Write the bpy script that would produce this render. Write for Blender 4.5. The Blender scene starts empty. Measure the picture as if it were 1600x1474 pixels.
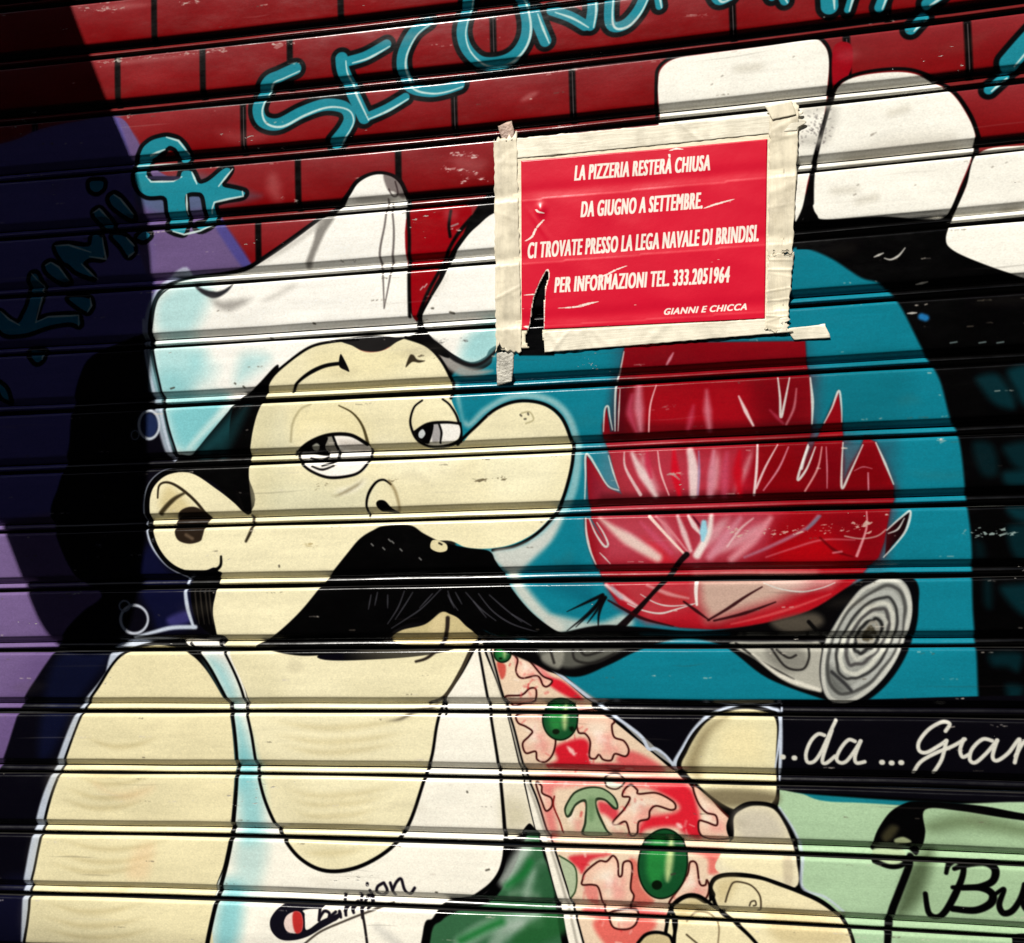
import bpy, bmesh, math, random
import numpy as np
from mathutils import Matrix, Vector

random.seed(7)
rng = np.random.default_rng(11)
scene = bpy.context.scene
col = scene.collection

# ------------------------------------------------------------------ camera
YAW, PIT, ROL, FPX, CD, CZ, BOW = 0.2145, 0.0455, 0.0284, 1635.2, 1.2856, -0.72570, 0.0387
Z0 = 2.20                      # height of the first visible slat joint above the pavement
P = 0.081                      # slat pitch
cy_, sy_, cp_, sp_, cr_, sr_ = math.cos(YAW), math.sin(YAW), math.cos(PIT), math.sin(PIT), math.cos(ROL), math.sin(ROL)
ROT = (np.array([[cy_, -sy_, 0], [sy_, cy_, 0], [0, 0, 1]]) @ np.array([[1, 0, 0], [0, cp_, -sp_], [0, sp_, cp_]])
       @ np.array([[cr_, 0, sr_], [0, 1, 0], [-sr_, 0, cr_]]))
cam_d = bpy.data.cameras.new("camera")
cam = bpy.data.objects.new("camera", cam_d)
col.objects.link(cam)
cam_d.sensor_width = 36
cam_d.lens = 36 * FPX / 1600
cam_d.clip_start = 0.05
cam_d.clip_end = 500
R3 = Matrix([[ROT[i, 0], ROT[i, 2], -ROT[i, 1]] for i in range(3)])
cam.matrix_world = Matrix.Translation((0, -CD, Z0 + CZ)) @ R3.to_4x4()
scene.camera = cam

# ------------------------------------------------------------------ light
SUN_EL, SUN_AZ = math.radians(47), math.radians(-18)      # azimuth from the wall's normal, minus = from the left
SV = Vector((math.sin(SUN_AZ) * math.cos(SUN_EL), -math.cos(SUN_AZ) * math.cos(SUN_EL), math.sin(SUN_EL)))
world = bpy.data.worlds.new("World")
scene.world = world
world.use_nodes = True
wn, wl = world.node_tree.nodes, world.node_tree.links
sky = wn.new("ShaderNodeTexSky")
sky.sky_type = 'NISHITA'
sky.sun_disc = False
sky.sun_elevation = SUN_EL
sky.sun_rotation = math.atan2(SV.x, SV.y)
wl.new(sky.outputs[0], wn["Background"].inputs[0])
wn["Background"].inputs[1].default_value = 0.05
sun_d = bpy.data.lights.new("sun", 'SUN')
sun_d.energy = 5.0
sun_d.angle = math.radians(0.5)
sun_d.color = (1.0, 0.965, 0.90)
sun = bpy.data.objects.new("sun", sun_d)
col.objects.link(sun)
sun.rotation_euler = SV.to_track_quat('Z', 'Y').to_euler()
sun.location = SV * 20
scene.view_settings.view_transform = 'Standard'
scene.view_settings.look = 'None'
scene.view_settings.gamma = 1
scene.view_settings.exposure = 0.36

# ------------------------------------------------------------------ from a traced point of the painting to the shutter's plane
def hit(px):
    px = np.atleast_2d(np.asarray(px, float))
    d = np.stack([(px[:, 0] - 800) / FPX, np.ones(len(px)), -(px[:, 1] - 737) / FPX], 1) @ ROT.T
    C = np.array([0, -CD, CZ])
    t = CD / d[:, 1]
    for _ in range(12):
        X = C + d * t[:, None]
        t = t - (X[:, 1] + BOW * X[:, 0] ** 2) / (d[:, 1] + 2 * BOW * X[:, 0] * d[:, 0])
    return C + d * t[:, None]

def enc(c):
    c = np.clip(c, 0, 1)
    return np.where(c <= .0031308, c * 12.92, 1.055 * c ** (1 / 2.4) - .055)
def dec(c):
    c = np.asarray(c, float)
    return np.where(c <= .04045, c / 12.92, ((c + .055) / 1.055) ** 2.4)

# ------------------------------------------------------------------ the painter: soft fills and brush strokes on the shutter's plane
AX0, AX1, AZ0, AZ1 = -1.36, 0.70, -1.46, 0.12          # painted area, metres
RES = 1450.0                                           # canvas cells per metre
CW, CH = int((AX1 - AX0) * RES), int((AZ1 - AZ0) * RES)
CAN = np.zeros((CH, CW, 3), np.float32)
PXS = 1.14                                             # canvas cells per traced unit

def pts(s):
    """'x,y x,y' traced points; '@c,r' switches to enlarged-tile units."""
    if not isinstance(s, str):
        return [tuple(p) for p in s]
    out, off = [], None
    for w in s.split():
        if w[0] == '@':
            c, r = w[1:].split(',')
            off = None if c == '-' else (400 * int(c), (0, 370, 740, 1104)[int(r)])
            continue
        if w[0] == '#':
            zx, zy, zs = map(float, w[1:].split(','))
            off = (zx, zy, zs)
            continue
        x, y = map(float, w.split(','))
        if off is not None and len(off) == 3:
            out.append((off[0] + x / off[2], off[1] + y / off[2]))
            continue
        out.append((x, y) if off is None else (off[0] + x / 3.985, off[1] + y / 3.985))
    return out

def smooth(p, closed, n=7):
    p = np.asarray(p, float)
    m = len(p)
    if m < 3:
        return p
    res = []
    for i in range(m if closed else m - 1):
        p1, p2 = p[i], p[(i + 1) % m]
        p0 = p[i - 1] if (closed or i > 0) else p1
        p3 = p[(i + 2) % m] if (closed or i + 2 < m) else p2
        for k in range(n):
            t = k / n
            res.append(.5 * ((2 * p1) + (p2 - p0) * t + (2 * p0 - 5 * p1 + 4 * p2 - p3) * t * t + (3 * p1 - p0 - 3 * p2 + p3) * t ** 3))
    if not closed:
        res.append(p[-1])
    return np.array(res)

PLANE = False
def canvas(p):
    if PLANE:
        q = np.asarray(p, float)
        return np.stack([(q[:, 0] - AX0) * RES, (AZ1 - q[:, 1]) * RES], 1)
    X = hit(p)
    return np.stack([(X[:, 0] - AX0) * RES, (AZ1 - X[:, 2]) * RES], 1)

def blend(y0, y1, x0, x1, a, c, jit=0):
    a = a[..., None]
    c = np.asarray(c, np.float32) / 255
    CAN[y0:y1, x0:x1] = CAN[y0:y1, x0:x1] * (1 - a) + c * a

def fill(c, s, soft=1.6, a=1.0, sm=True):
    p = pts(s)
    p = canvas(smooth(p, True) if sm else np.asarray(p, float))
    soft *= PXS
    pad = int(soft) + 3
    x0, y0 = np.maximum(np.floor(p.min(0)).astype(int) - pad, 0)
    x1, y1 = np.ceil(p.max(0)).astype(int) + pad
    x1, y1 = min(x1, CW), min(y1, CH)
    if x1 <= x0 or y1 <= y0:
        return
    w, h = x1 - x0, y1 - y0
    cnt = np.zeros((h, w + 1), np.int32)
    D = np.full((h, w), 1e4, np.float32)
    q = np.roll(p, -1, 0)
    for (ax, ay), (bx, by) in zip(p, q):
        lo, hi = (ay, by) if ay < by else (by, ay)
        r0, r1 = max(int(math.ceil(lo - .5)), y0), min(int(math.ceil(hi - .5)), y1)
        if r1 > r0:
            rows = np.arange(r0, r1)
            xc = ax + (rows + .5 - ay) * (bx - ax) / (by - ay)
            ci = np.clip(np.ceil(xc - .5).astype(int) - x0, 0, w)
            np.add.at(cnt, (rows - y0, ci), 1)
        segdist(D, ax - x0, ay - y0, bx - ax, by - ay, pad)
    inside = (np.cumsum(cnt, 1)[:, :w] & 1).astype(bool)
    sd = np.where(inside, -D, D)
    al = np.clip(.5 - sd / soft, 0, 1)
    al = al * al * (3 - 2 * al) * a
    blend(y0, y1, x0, x1, al, c)

def segdist(D, ax, ay, dx, dy, pad, T=None, t0=0, t1=1):
    h, w = D.shape
    bx0, bx1 = max(int(min(ax, ax + dx) - pad), 0), min(int(max(ax, ax + dx) + pad) + 1, w)
    by0, by1 = max(int(min(ay, ay + dy) - pad), 0), min(int(max(ay, ay + dy) + pad) + 1, h)
    if bx1 <= bx0 or by1 <= by0:
        return
    X = np.arange(bx0, bx1)[None, :] + .5 - ax
    Y = np.arange(by0, by1)[:, None] + .5 - ay
    L = dx * dx + dy * dy + 1e-9
    t = np.clip((X * dx + Y * dy) / L, 0, 1)
    d = np.hypot(X - t * dx, Y - t * dy)
    sub = D[by0:by1, bx0:bx1]
    m = d < sub
    if T is not None:
        tt = t0 + (t1 - t0) * t
        T[by0:by1, bx0:bx1] = np.where(m, tt, T[by0:by1, bx0:bx1])
    np.copyto(sub, d.astype(np.float32), where=m)

def stroke(c, s, w, soft=2.2, a=1.0, closed=False, sm=True, fade=False):
    """w: width, or (start, middle, end) for a tapering line."""
    p = pts(s)
    p = smooth(p, closed) if sm else np.asarray(p, float)
    if closed:
        p = np.vstack([p, p[:1]])
    p = canvas(p)
    ws = [w] * 3 if not isinstance(w, (tuple, list)) else list(w)
    ws = [v * PXS for v in ws]
    soft = max(soft, 2.6) * PXS
    pad = int(max(ws) / 2 + soft) + 3
    x0, y0 = np.maximum(np.floor(p.min(0)).astype(int) - pad, 0)
    x1, y1 = np.minimum(np.ceil(p.max(0)).astype(int) + pad, (CW, CH))
    if x1 <= x0 or y1 <= y0:
        return
    D = np.full((y1 - y0, x1 - x0), 1e4, np.float32)
    T = np.zeros_like(D)
    L = np.concatenate([[0], np.cumsum(np.hypot(*np.diff(p, axis=0).T))])
    L /= L[-1] + 1e-9
    for i in range(len(p) - 1):
        segdist(D, p[i, 0] - x0, p[i, 1] - y0, p[i + 1, 0] - p[i, 0], p[i + 1, 1] - p[i, 1], pad, T, L[i], L[i + 1])
    W = np.interp(T, [0, .5, 1], ws) / 2
    al = np.clip(.5 - (D - W) / soft, 0, 1)
    al = al * al * (3 - 2 * al) * a
    if fade:
        al = al * np.clip(np.minimum(T, 1 - T) * 4, 0, 1)
    blend(y0, y1, x0, x1, al, c)

def ell(cx, cy, rx, ry, rot=0, n=20):
    r = math.radians(rot)
    return [(cx + rx * math.cos(t) * math.cos(r) - ry * math.sin(t) * math.sin(r),
             cy + rx * math.cos(t) * math.sin(r) + ry * math.sin(t) * math.cos(r)) for t in np.linspace(0, 2 * math.pi, n, endpoint=False)]

INK = (3, 2, 3)
SKIN = (242, 233, 194)
WHITE = (254, 251, 243)
TEAL = (14, 122, 142)
GLOW = (196, 206, 222)
RED = (152, 24, 31)

# ------------------------------------------------------------------ the mural
# ground: dark outline paint everywhere, then brick courses that follow the slats
CAN[:] = np.array((7, 6, 9), np.float32) / 255
def row(k, t):
    return int((AZ1 + (k + t) * P) * RES)
def course(k, x0, x1, c, joints, top=.0):
    """one course of painted bricks on slat k between plane positions x0 and x1"""
    r0, r1 = max(row(k, top), 0), row(k, .76)
    if r1 <= 0:
        return
    c0, c1 = max(int((x0 - AX0) * RES), 0), min(int((x1 - AX0) * RES), CW)
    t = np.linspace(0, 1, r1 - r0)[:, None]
    hi, lo = np.array((138, 40, 44)), np.array((120, 4, 8))  # bricks paler at the top: part paint, part light put into the colour
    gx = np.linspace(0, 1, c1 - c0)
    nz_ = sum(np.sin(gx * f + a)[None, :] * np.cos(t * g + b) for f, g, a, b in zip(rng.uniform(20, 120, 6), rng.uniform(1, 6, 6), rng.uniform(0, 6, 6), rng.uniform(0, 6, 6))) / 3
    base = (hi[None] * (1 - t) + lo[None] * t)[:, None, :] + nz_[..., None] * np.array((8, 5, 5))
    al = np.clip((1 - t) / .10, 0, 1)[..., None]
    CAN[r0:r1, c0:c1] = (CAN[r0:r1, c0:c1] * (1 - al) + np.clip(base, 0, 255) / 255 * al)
    # wrap over the rib below
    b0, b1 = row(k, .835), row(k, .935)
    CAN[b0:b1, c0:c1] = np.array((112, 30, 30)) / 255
    for j in joints:
        x = hit([(j, 737 - 0)])[0, 0]
        jc = int((x - AX0) * RES)
        CAN[max(row(k, 0), 0):row(k, .85), jc - 8:jc + 9] *= np.clip(np.abs(np.arange(-8, 9)) / 4. - 1.0, .03, 1)[None, :, None]
        if k >= 0 and j > 700 or k == 2:
            CAN[max(row(k, .04), 0):row(k, .74), jc:jc + 2] = np.array((70, 60, 62)) / 255
JO = {-2: [120, 520, 900, 1300], -1: [60, 330, 700, 1010, 1420], 0: [-20, 250, 548, 860, 1172, 1500], 1: [-60, 325, 466, 880, 1348 + 0, 1545],
      2: [60, 390, 725, 914, 1353, 1546], 3: [130, 300, 475, 634, 1700], 4: [200, 411, 640, 703, 1800], 5: [410, 700], 6: [700]}
JO[1] = [-60, 191, 327, 466, 790, 1172, 1420, 1660]
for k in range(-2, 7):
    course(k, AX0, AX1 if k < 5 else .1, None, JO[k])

# --- purple wall and dark halo behind the cook
PUR, PURL = (106, 84, 132), (126, 104, 150)
fill(PUR, "-420,330 -200,262 0,226 60,204 120,190 186,184 212,215 240,262 300,296 338,335 390,410 420,460 300,700 240,1000 120,1474 80,1640 -420,1640", 3)
fill((98, 93, 174), "-420,330 -200,262 0,226 60,204 120,190 186,184 206,250 240,330 240,430 230,560 110,700 90,800 -420,800", 20, .75)  # bluer purple painted in to tint the shade of the cast shadow
fill((104, 84, 128), "206,250 186,186 214,215 240,262 300,296 338,335 390,410 420,430 240,440", 8, .8)
fill(PURL, "-60,850 10,830 60,960 50,1010 10,1090 -60,1200", 60, .5)
fill((70, 66, 140), "322,330 345,342 392,410 378,416", 8, .8)
fill((6, 5, 13), "330,530 236,520 150,552 124,590 112,650 108,700 92,760 80,803 96,860 122,905 160,930 130,956 104,984 88,1014 60,1056 34,1100 6,1184 -30,1260 -70,1420 -90,1640 500,1640 500,700", 5, 1)
fill((12, 14, 46), "236,850 262,890 292,906 300,975 250,985 236,960 220,930 216,880", 22, .9)
fill((14, 20, 54), "88,1030 170,1022 120,1100 80,1180 60,1170", 26, .6)
fill((24, 26, 70), "60,1380 0,1380 -30,1474 40,1474", 30, .35)
fill((60, 56, 120), "262,966 292,955 296,972 268,978", 12, .8)

# --- oven mouth: teal inside a black ring
fill(INK, "760,300 1240,300 1260,360 1330,330 1480,372 1600,440 1760,520 1760,1700 700,1700 700,900", 4)
fill(TEAL, "700,600 740,560 790,540 1000,460 1240,388 1262,389 1300,405 1345,434 1375,444 1405,476 1440,544 1468,592 1484,650 1500,690 1510,780 1518,850 1520,950 1526,1020 1528,1070 1529,1090 1527,1093 1515,1094 1200,1094 930,1094 830,1010 740,960 690,700", 6)
for s, a in (("@3,1 1300,880 1420,855 1500,940 1535,1010 1530,1070 1460,1062 1400,1030 1340,960", .75), ("@3,1 1500,830 1700,815 1700,1060 1600,1050 1545,960", .85), ("@3,1 1280,1290 1400,1300 1430,1474 1330,1474", .5), ("@3,1 1480,1300 1700,1285 1700,1474 1560,1440 1500,1380", .6),
             ("@3,2 1480,-10 1700,-10 1700,60 1500,72", .8), ("@3,2 1500,215 1700,225 1700,330 1590,300 1520,270", .85), ("@3,2 1500,330 1700,350 1700,530 1540,520", .6), ("@3,2 1290,420 1340,440 1350,520 1290,520", .35), ("@3,2 1345,680 1390,680 1392,830 1350,810", .45),
             ("@3,2 1450,710 1560,690 1700,690 1700,900 1590,880 1500,800", .7), ("@3,2 1390,1125 1575,1125 1560,1230 1490,1205 1400,1195", .6), ("@3,2 1490,1320 1585,1330 1570,1395 1500,1395", .65)):
    fill((8, 74, 86), s, 16, a * .68)
fill((12, 92, 104), "1230,640 1262,600 1290,640 1300,700 1400,670 1420,560 1330,560", 50, .35)
fill((4, 70, 90), "830,900 880,930 930,940 900,880", 30, .4)

# --- white stones of the oven arch
ST = (250, 247, 236)
fill(INK, "1245,325 1290,325 1480,325 1500,300 1520,300 1500,390 1245,390", 2, sm=False)
fill(ST, "1030,165 1029,130 1034,108 1056,92 1100,85 1200,72 1270,62 1287,70 1296,92 1293,140 1286,200 1276,242 1263,282 1254,330 1246,346 1150,346 1040,300", 2)
stroke(INK, "1026,190 1026,130 1030,106 1052,90 1100,81", 5)
stroke(INK, "1262,58 1284,62 1298,86 1298,140 1290,200 1280,246 1268,286 1258,326 1246,352", (5, 7, 8))
fill((150, 4, 20), "1303,75 1330,70 1330,110 1304,142", 3)
fill(ST, "1300,160 1312,134 1345,119 1405,113 1445,121 1486,144 1512,180 1525,214 1517,250 1500,292 1482,334 1450,341 1380,338 1292,343 1277,336 1270,316 1272,270 1284,216", 2)
stroke(INK, "1268,318 1270,270 1282,216 1298,160 1310,132 1345,115 1405,108 1446,116 1488,140 1516,178 1530,214", (8, 5, 6))
stroke(INK, "1528,216 1522,252 1506,292 1484,340", 7)
fill(ST, "1530,238 1600,226 1760,226 1760,460 1640,440 1596,432 1540,414 1490,392 1478,372 1492,334 1510,292", 2)
stroke((206, 200, 186), "1330,250 1400,228 1480,222", 30, 30, .5)
for x, y, r in ((1362, 211, 3), (1368, 208, 1.6), (1128, 120, 2), (1112, 133, 2), (1340, 290, 2), (1335, 305, 2.5), (1430, 290, 1.5), (1550, 262, 2), (1572, 255, 1.5), (1240, 90, 1.6)):
    stroke((140, 132, 120), [(x, y), (x + r, y - r * .6)], r, 2.4, .7, sm=False)
for s in ("1330,318 1380,306", "1290,300 1350,296", "1380,180 1430,166", "1560,330 1600,322", "1140,110 1200,104"):
    stroke((206, 200, 184), s, 12, 12, .5, fade=True)
stroke((190, 186, 176), "1262,170 1300,168 1290,215 1256,220", 14, 20, .7)
for i in range(60):
    x, y = 1276 + rng.normal(0, 14), 200 + rng.normal(0, 12)
    stroke((90, 84, 84), [(x, y), (x + rng.normal(0, 2), y + rng.normal(0, 2))], 1.6, 2, .5, sm=False)
# little scrapes on the black ring
for s in ("1382,404 1392,406 1404,400 1414,388", "1366,402 1380,396", "1432,444 1450,440", "1418,490 1432,489"):
    stroke((190, 188, 180), s, (1.5, 3.5, 1.5), 2)
stroke((30, 110, 170), "1440,495 1446,497", 10, 6, sm=False)
for x in (1485, 1530, 1558):
    stroke((120, 140, 140), [(x, 536), (x + 10, 534.5)], 2, 2, .8, sm=False)

# --- letters sprayed along the top and the left: black rim, teal body, pale edge
def letter(s, w=20, hl=True, c=(28, 134, 152), rim=16, side=(.30, .18)):
    p = pts(s)
    stroke((5, 6, 8), p, w + rim, 3)
    LET.append((p, w, c, side))
LET = []
def letters_done():
    for p, w, c, sd in LET:
        stroke(c, p, w, 2)
    for p, w, c, sd in LET:
        if sd:
            q = np.asarray(p) + np.array(sd) * w
            stroke((206, 226, 222), q, (2, 4.2, 2), 2, .95)
    LET.clear()
# S
letter("462,108 438,119 420,128 410,150 404,172 412,190 436,194 472,176 508,164 538,168 547,184 540,202 524,222", 21)
# E
letter("604,70 572,88 546,96", 17)
letter("534,92 537,112 552,146 570,184", 22)
letter("572,184 604,170 634,152", 15)
# C, O
letter("668,34 646,52 630,84 630,112 642,136 670,143 694,140 718,132", 19)
letter("726,26 722,52 730,78 752,97 784,96 808,82 822,56 822,24 808,-12 770,-30 738,-10 726,26", 19)
# N
letter("834,18 842,40 852,64", 20); letter("862,16 890,26 914,40", 18); letter("922,40 926,14 924,-14", 18)
# D, A and the tops lost at the edge
letter("954,-20 953,36 974,40 996,18 1012,-16", 17)
letter("1024,-24 1030,10", 12); letter("1056,-40 1076,-18", 12); letter("1112,-20 1122,0 1140,-6", 16)
letter("1196,-20 1206,-4", 12); letter("1214,-20 1226,2", 14); letter("1294,-24 1296,10", 26); letter("1336,-24 1324,16", 10); letter("1390,-30 1374,12", 15)
letter("1470,-8 1448,6", 16); letter("1442,26 1424,46", 17)
letter("1640,30 1606,66 1578,98", 28); letter("1570,118 1546,140", 14)
# the character lit beside the shadow, and the dim ones inside it
def chaikin(s, closed=True):
    q = np.array(pts(s))
    for _ in range(2):
        nx = np.roll(q, -1, 0)
        q2 = np.empty((len(q) * 2, 2)); q2[0::2] = q * .8 + nx * .2; q2[1::2] = q * .2 + nx * .8
        q = q2
    return q
def glyph(parts, c, lines):
    parts = [chaikin(s) for s in parts]
    for s in parts:
        stroke((4, 5, 8), s, 15, 3, closed=True, sm=False)
    for s in parts:
        fill(c, s, 2, sm=False)
    for s in lines:
        stroke((206, 226, 222), s, (2, 4, 2), 2, .95, sm=False)
letters_done()
fill((60, 120, 140), "215,300 240,330 300,330 400,310 392,300 300,270", 20, .4)
glyph(["@0,0 870,975 895,915 950,872 1040,850 1110,868 1150,905 1178,955 1170,1010 1120,1010 1110,930 1060,905 1030,930 980,968 930,990 915,1060 840,1060 850,1010",
       "@0,0 840,1060 840,1130 870,1190 920,1225 1040,1215 1050,1330 1040,1420 1100,1450 1160,1460 1160,1330 1150,1212 1190,1195 1270,1200 1290,1330 1270,1380 1210,1400 1250,1440 1330,1400 1340,1320 1335,1262 1400,1240 1515,1225 1532,1198 1480,1182 1365,1160 1445,1052 1400,1040 1300,1130 1235,1150 1195,1060 1130,1060 1120,1112 1080,1132 945,1132 912,1090 912,1060"],
      (28, 134, 152), ["@0,0 910,1095 940,1132 1080,1128 1130,1100", "@0,0 1192,1070 1226,1145", "@0,0 1448,1052 1362,1160", "@0,0 1510,1192 1515,1222 1420,1240 1335,1260 1312,1325", "@0,0 1162,1212 1166,1330", "@0,0 1040,856 1115,878 1175,955", "@0,0 935,968 1030,932", "@0,0 845,1030 1180,1015", "@0,0 1080,1442 1150,1462 1250,1438 1330,1400"])
fill((40, 36, 60), "@0,0 930,1098 1112,1098 1082,1122 950,1118", 3)
D2 = (34, 128, 160)
glyph(["@0,1 345,55 360,100 400,160 430,170 480,220 600,262 510,170 560,130 660,140 640,0 580,-20 570,70 430,50", "@0,1 280,180 320,155 370,190 440,275 380,285 300,225",
       "@0,1 690,-10 760,60 800,130 840,95 830,40 770,-10", "@0,1 850,10 900,30 945,-10 900,-40", "@0,1 190,240 230,225 262,300 262,390 240,440 222,530 300,498 490,485 505,560 440,530 300,555 170,605 40,615 -10,570 -10,455 60,520 120,552 180,430 190,380",
       "@0,1 410,375 560,378 575,430 550,475 490,440", "@0,1 165,705 275,710 268,765 225,792", "@0,1 -20,900 40,950 62,1030 10,1000", "@0,0 555,1125 648,1125 642,1175 600,1202 560,1180", "@0,0 675,1235 710,1205 755,1235 835,1340 810,1365 700,1285", "@0,0 575,1325 620,1295 680,1365 700,1430 640,1420"],
      D2, ["@0,1 345,58 430,52 570,98", "@0,1 640,5 662,140 560,125", "@0,1 510,170 605,262", "@0,1 285,180 320,160 370,190 430,270", "@0,1 840,95 800,128", "@0,1 790,5 840,60", "@0,1 225,535 262,390 262,300 200,232", "@0,1 225,535 300,500 490,490 490,555", "@0,1 5,465 60,515 125,552", "@0,1 562,380 570,430 545,470", "@0,1 268,712 262,765", "@0,0 710,1212 750,1238 830,1335", "@0,0 580,1325 620,1300 675,1362"])

# --- cook: hat
fill(GLOW, "226,500 228,545 244,650 266,718 300,716 290,600 300,430 262,434 238,462", 6, .75)
fill((3, 3, 5), "232,500 233,545 246,606 258,662 272,712 300,720 480,560 640,540 655,505 642,330 634,292 622,276 600,268 578,270 556,282 541,303 524,322 496,341 452,373 417,397 386,416 350,424 300,430 262,442 242,464", 3)
fill(WHITE, "237,505 238,545 251,608 263,664 277,708 300,712 345,664 366,632 405,604 440,572 479,546 508,536 548,530 640,527 650,505 640,480 637,400 636,330 630,298 618,280 600,273 580,275 560,287 546,308 529,327 500,346 456,379 421,403 389,421 350,429 300,435 266,446 247,466", 2)
CY = (126, 198, 204)
for s, a in (("246,470 290,440 330,450 300,520 250,520", .55), ("240,545 320,545 300,610 255,620", .6), ("262,640 350,620 330,690 285,700", 1.0), ("372,598 420,560 380,556", .55), ("270,690 300,700 340,660 300,650", .8),
             ("240,590 280,580 300,620 260,640", .5), ("300,560 340,570 330,600 300,600", .35)):
    fill(CY, s, 42, a)
fill(WHITE, "300,700 350,650 345,640 300,690", 14, .5)
stroke((40, 40, 44), "304,446 318,456 336,461 352,455 362,446", (4, 12, 3), 5)
stroke((150, 146, 140), "322,462 350,478 385,470 400,462", (4, 18, 3), 16, .8, fade=True)
fill((126, 122, 116), "500,346 524,338 510,362 496,392 486,416 478,414 490,380", 8, .9)
fill((190, 186, 178), "500,346 505,350 480,372 440,398 410,412 430,396 470,368", 10, .6)
stroke((180, 176, 168), "470,440 430,462 400,474", (8, 10, 4), 14, .5, fade=True)
stroke((150, 146, 140), "545,312 580,310 620,308", 8, 8, .6, fade=True)
for s in ("606,310 602,350 594,395 598,430 600,480", "612,318 616,360 614,400 608,440 600,482"):
    stroke((96, 88, 86), s, (3, 4, 2), 3, .85)
stroke((70, 60, 60), "608,296 614,306 622,302 618,284", 2.5, 3, .8)
fill((24, 8, 10), "600,272 622,276 638,300 628,308 616,300 606,296", 5, .55)
# second lobe of the hat, to the right of the red gap
fill((3, 3, 5), "785,322 742,350 714,380 698,410 686,434 668,464 652,500 650,512 668,536 688,552 716,572 742,580 766,570 785,545 900,500 900,330", 3)
fill(WHITE, "790,328 745,355 720,384 703,412 691,438 673,468 658,500 668,520 690,540 712,556 736,566 758,558 780,538 900,500 900,335", 2)
fill(CY, "735,520 775,500 785,540 750,570 720,560", 34, .7)
fill((168, 164, 158), "668,545 720,588 770,580 735,575 700,555 680,530", 10, .9)
stroke((22, 20, 22), "656,524 676,540 694,548 712,562 736,571 756,566 776,548", (4, 7, 4), 4)
fill((150, 2, 14), "640,330 737,326 690,418 676,452 657,488 648,500 642,470", 3)
for x, y in ((663, 449), (657, 453), (668, 455)):
    stroke((206, 190, 186), [(x, y), (x + 4, y - 5)], 2, 2, .9, sm=False)
stroke(INK, "738,340 716,366 699,396 686,424 668,458 654,494", (7, 5, 7), 4)
stroke(INK, "637,318 640,372 639,430 640,494", 6, 4)
stroke(INK, "705,330 702,352 704,370", 5, 4); stroke((160, 130, 130), "706,354 716,350", 3, 3, sm=False)

# --- black hair between the hat and the face
fill(INK, "270,742 278,712 300,710 330,676 366,634 402,602 434,570 430,600 416,624 402,662 396,700 398,800 384,804 366,790 330,752", 3)
fill((30, 96, 104), "308,706 345,664 376,632 390,640 350,690 322,716", 24, .55)
fill((6, 5, 6), "500,545 530,530 632,527 655,520 690,540 700,560 640,538 560,545", 3)

# --- face
FACE = "412,622 420,596 440,576 482,545 528,535 546,538 566,549 584,551 604,546 622,534 640,530 668,543 692,570 708,602 706,625 718,655 722,690 742,668 774,641 810,629 848,633 874,652 889,682 894,714 885,760 868,797 840,829 805,849 768,857 730,856 690,845 600,870 520,1000 500,1030 600,1030 690,1020 745,1000 742,1006 720,1050 695,1088 685,1130 675,1180 664,1216 640,1284 610,1325 560,1354 510,1360 470,1341 440,1302 415,1250 400,1184 388,1120 384,1080 350,1016 336,985 333,950 342,890 300,894 280,880 392,800 388,740 392,690 400,650"
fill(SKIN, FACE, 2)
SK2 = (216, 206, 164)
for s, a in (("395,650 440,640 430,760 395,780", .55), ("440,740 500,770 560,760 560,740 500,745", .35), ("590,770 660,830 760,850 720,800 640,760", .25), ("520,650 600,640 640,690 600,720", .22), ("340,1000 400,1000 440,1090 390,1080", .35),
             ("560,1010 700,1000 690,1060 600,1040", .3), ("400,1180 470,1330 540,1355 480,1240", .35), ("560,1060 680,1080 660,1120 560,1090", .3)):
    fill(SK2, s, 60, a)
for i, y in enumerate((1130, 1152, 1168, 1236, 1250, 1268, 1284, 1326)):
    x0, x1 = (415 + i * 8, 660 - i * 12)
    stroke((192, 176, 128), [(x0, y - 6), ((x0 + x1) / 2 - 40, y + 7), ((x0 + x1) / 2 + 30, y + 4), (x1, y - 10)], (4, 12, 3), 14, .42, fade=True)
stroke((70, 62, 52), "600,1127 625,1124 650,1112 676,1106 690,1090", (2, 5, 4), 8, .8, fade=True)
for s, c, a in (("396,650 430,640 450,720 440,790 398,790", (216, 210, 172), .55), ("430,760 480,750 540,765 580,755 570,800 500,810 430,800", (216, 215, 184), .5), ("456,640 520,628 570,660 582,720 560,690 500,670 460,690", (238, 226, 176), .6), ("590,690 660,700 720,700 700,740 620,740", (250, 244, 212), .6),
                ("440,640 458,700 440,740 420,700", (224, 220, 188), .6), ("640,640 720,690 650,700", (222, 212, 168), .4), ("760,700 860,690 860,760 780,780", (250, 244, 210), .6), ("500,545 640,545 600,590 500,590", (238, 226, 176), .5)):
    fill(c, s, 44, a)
fill(INK, "364,640 402,603 428,580 421,600 413,622 401,652 393,690 389,740 393,796 384,800 376,780 360,730", 2)
fill((22, 70, 76), "340,690 376,640 392,630 366,690 345,720", 20, .5)
# hair tuft, brows
fill((30, 28, 28), "533,532 552,541 566,548 584,550 600,547 616,536 622,529 580,524", 2)
stroke(INK, "456,612 465,598 484,583 508,572 534,568", (4, 7, 6), 2)
fill(INK, "532,554 538,562 546,580 540,579 530,572", 2)
fill((52, 44, 30), "634,574 640,556 646,555 652,562 664,564 655,567 644,566", 3)
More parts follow.
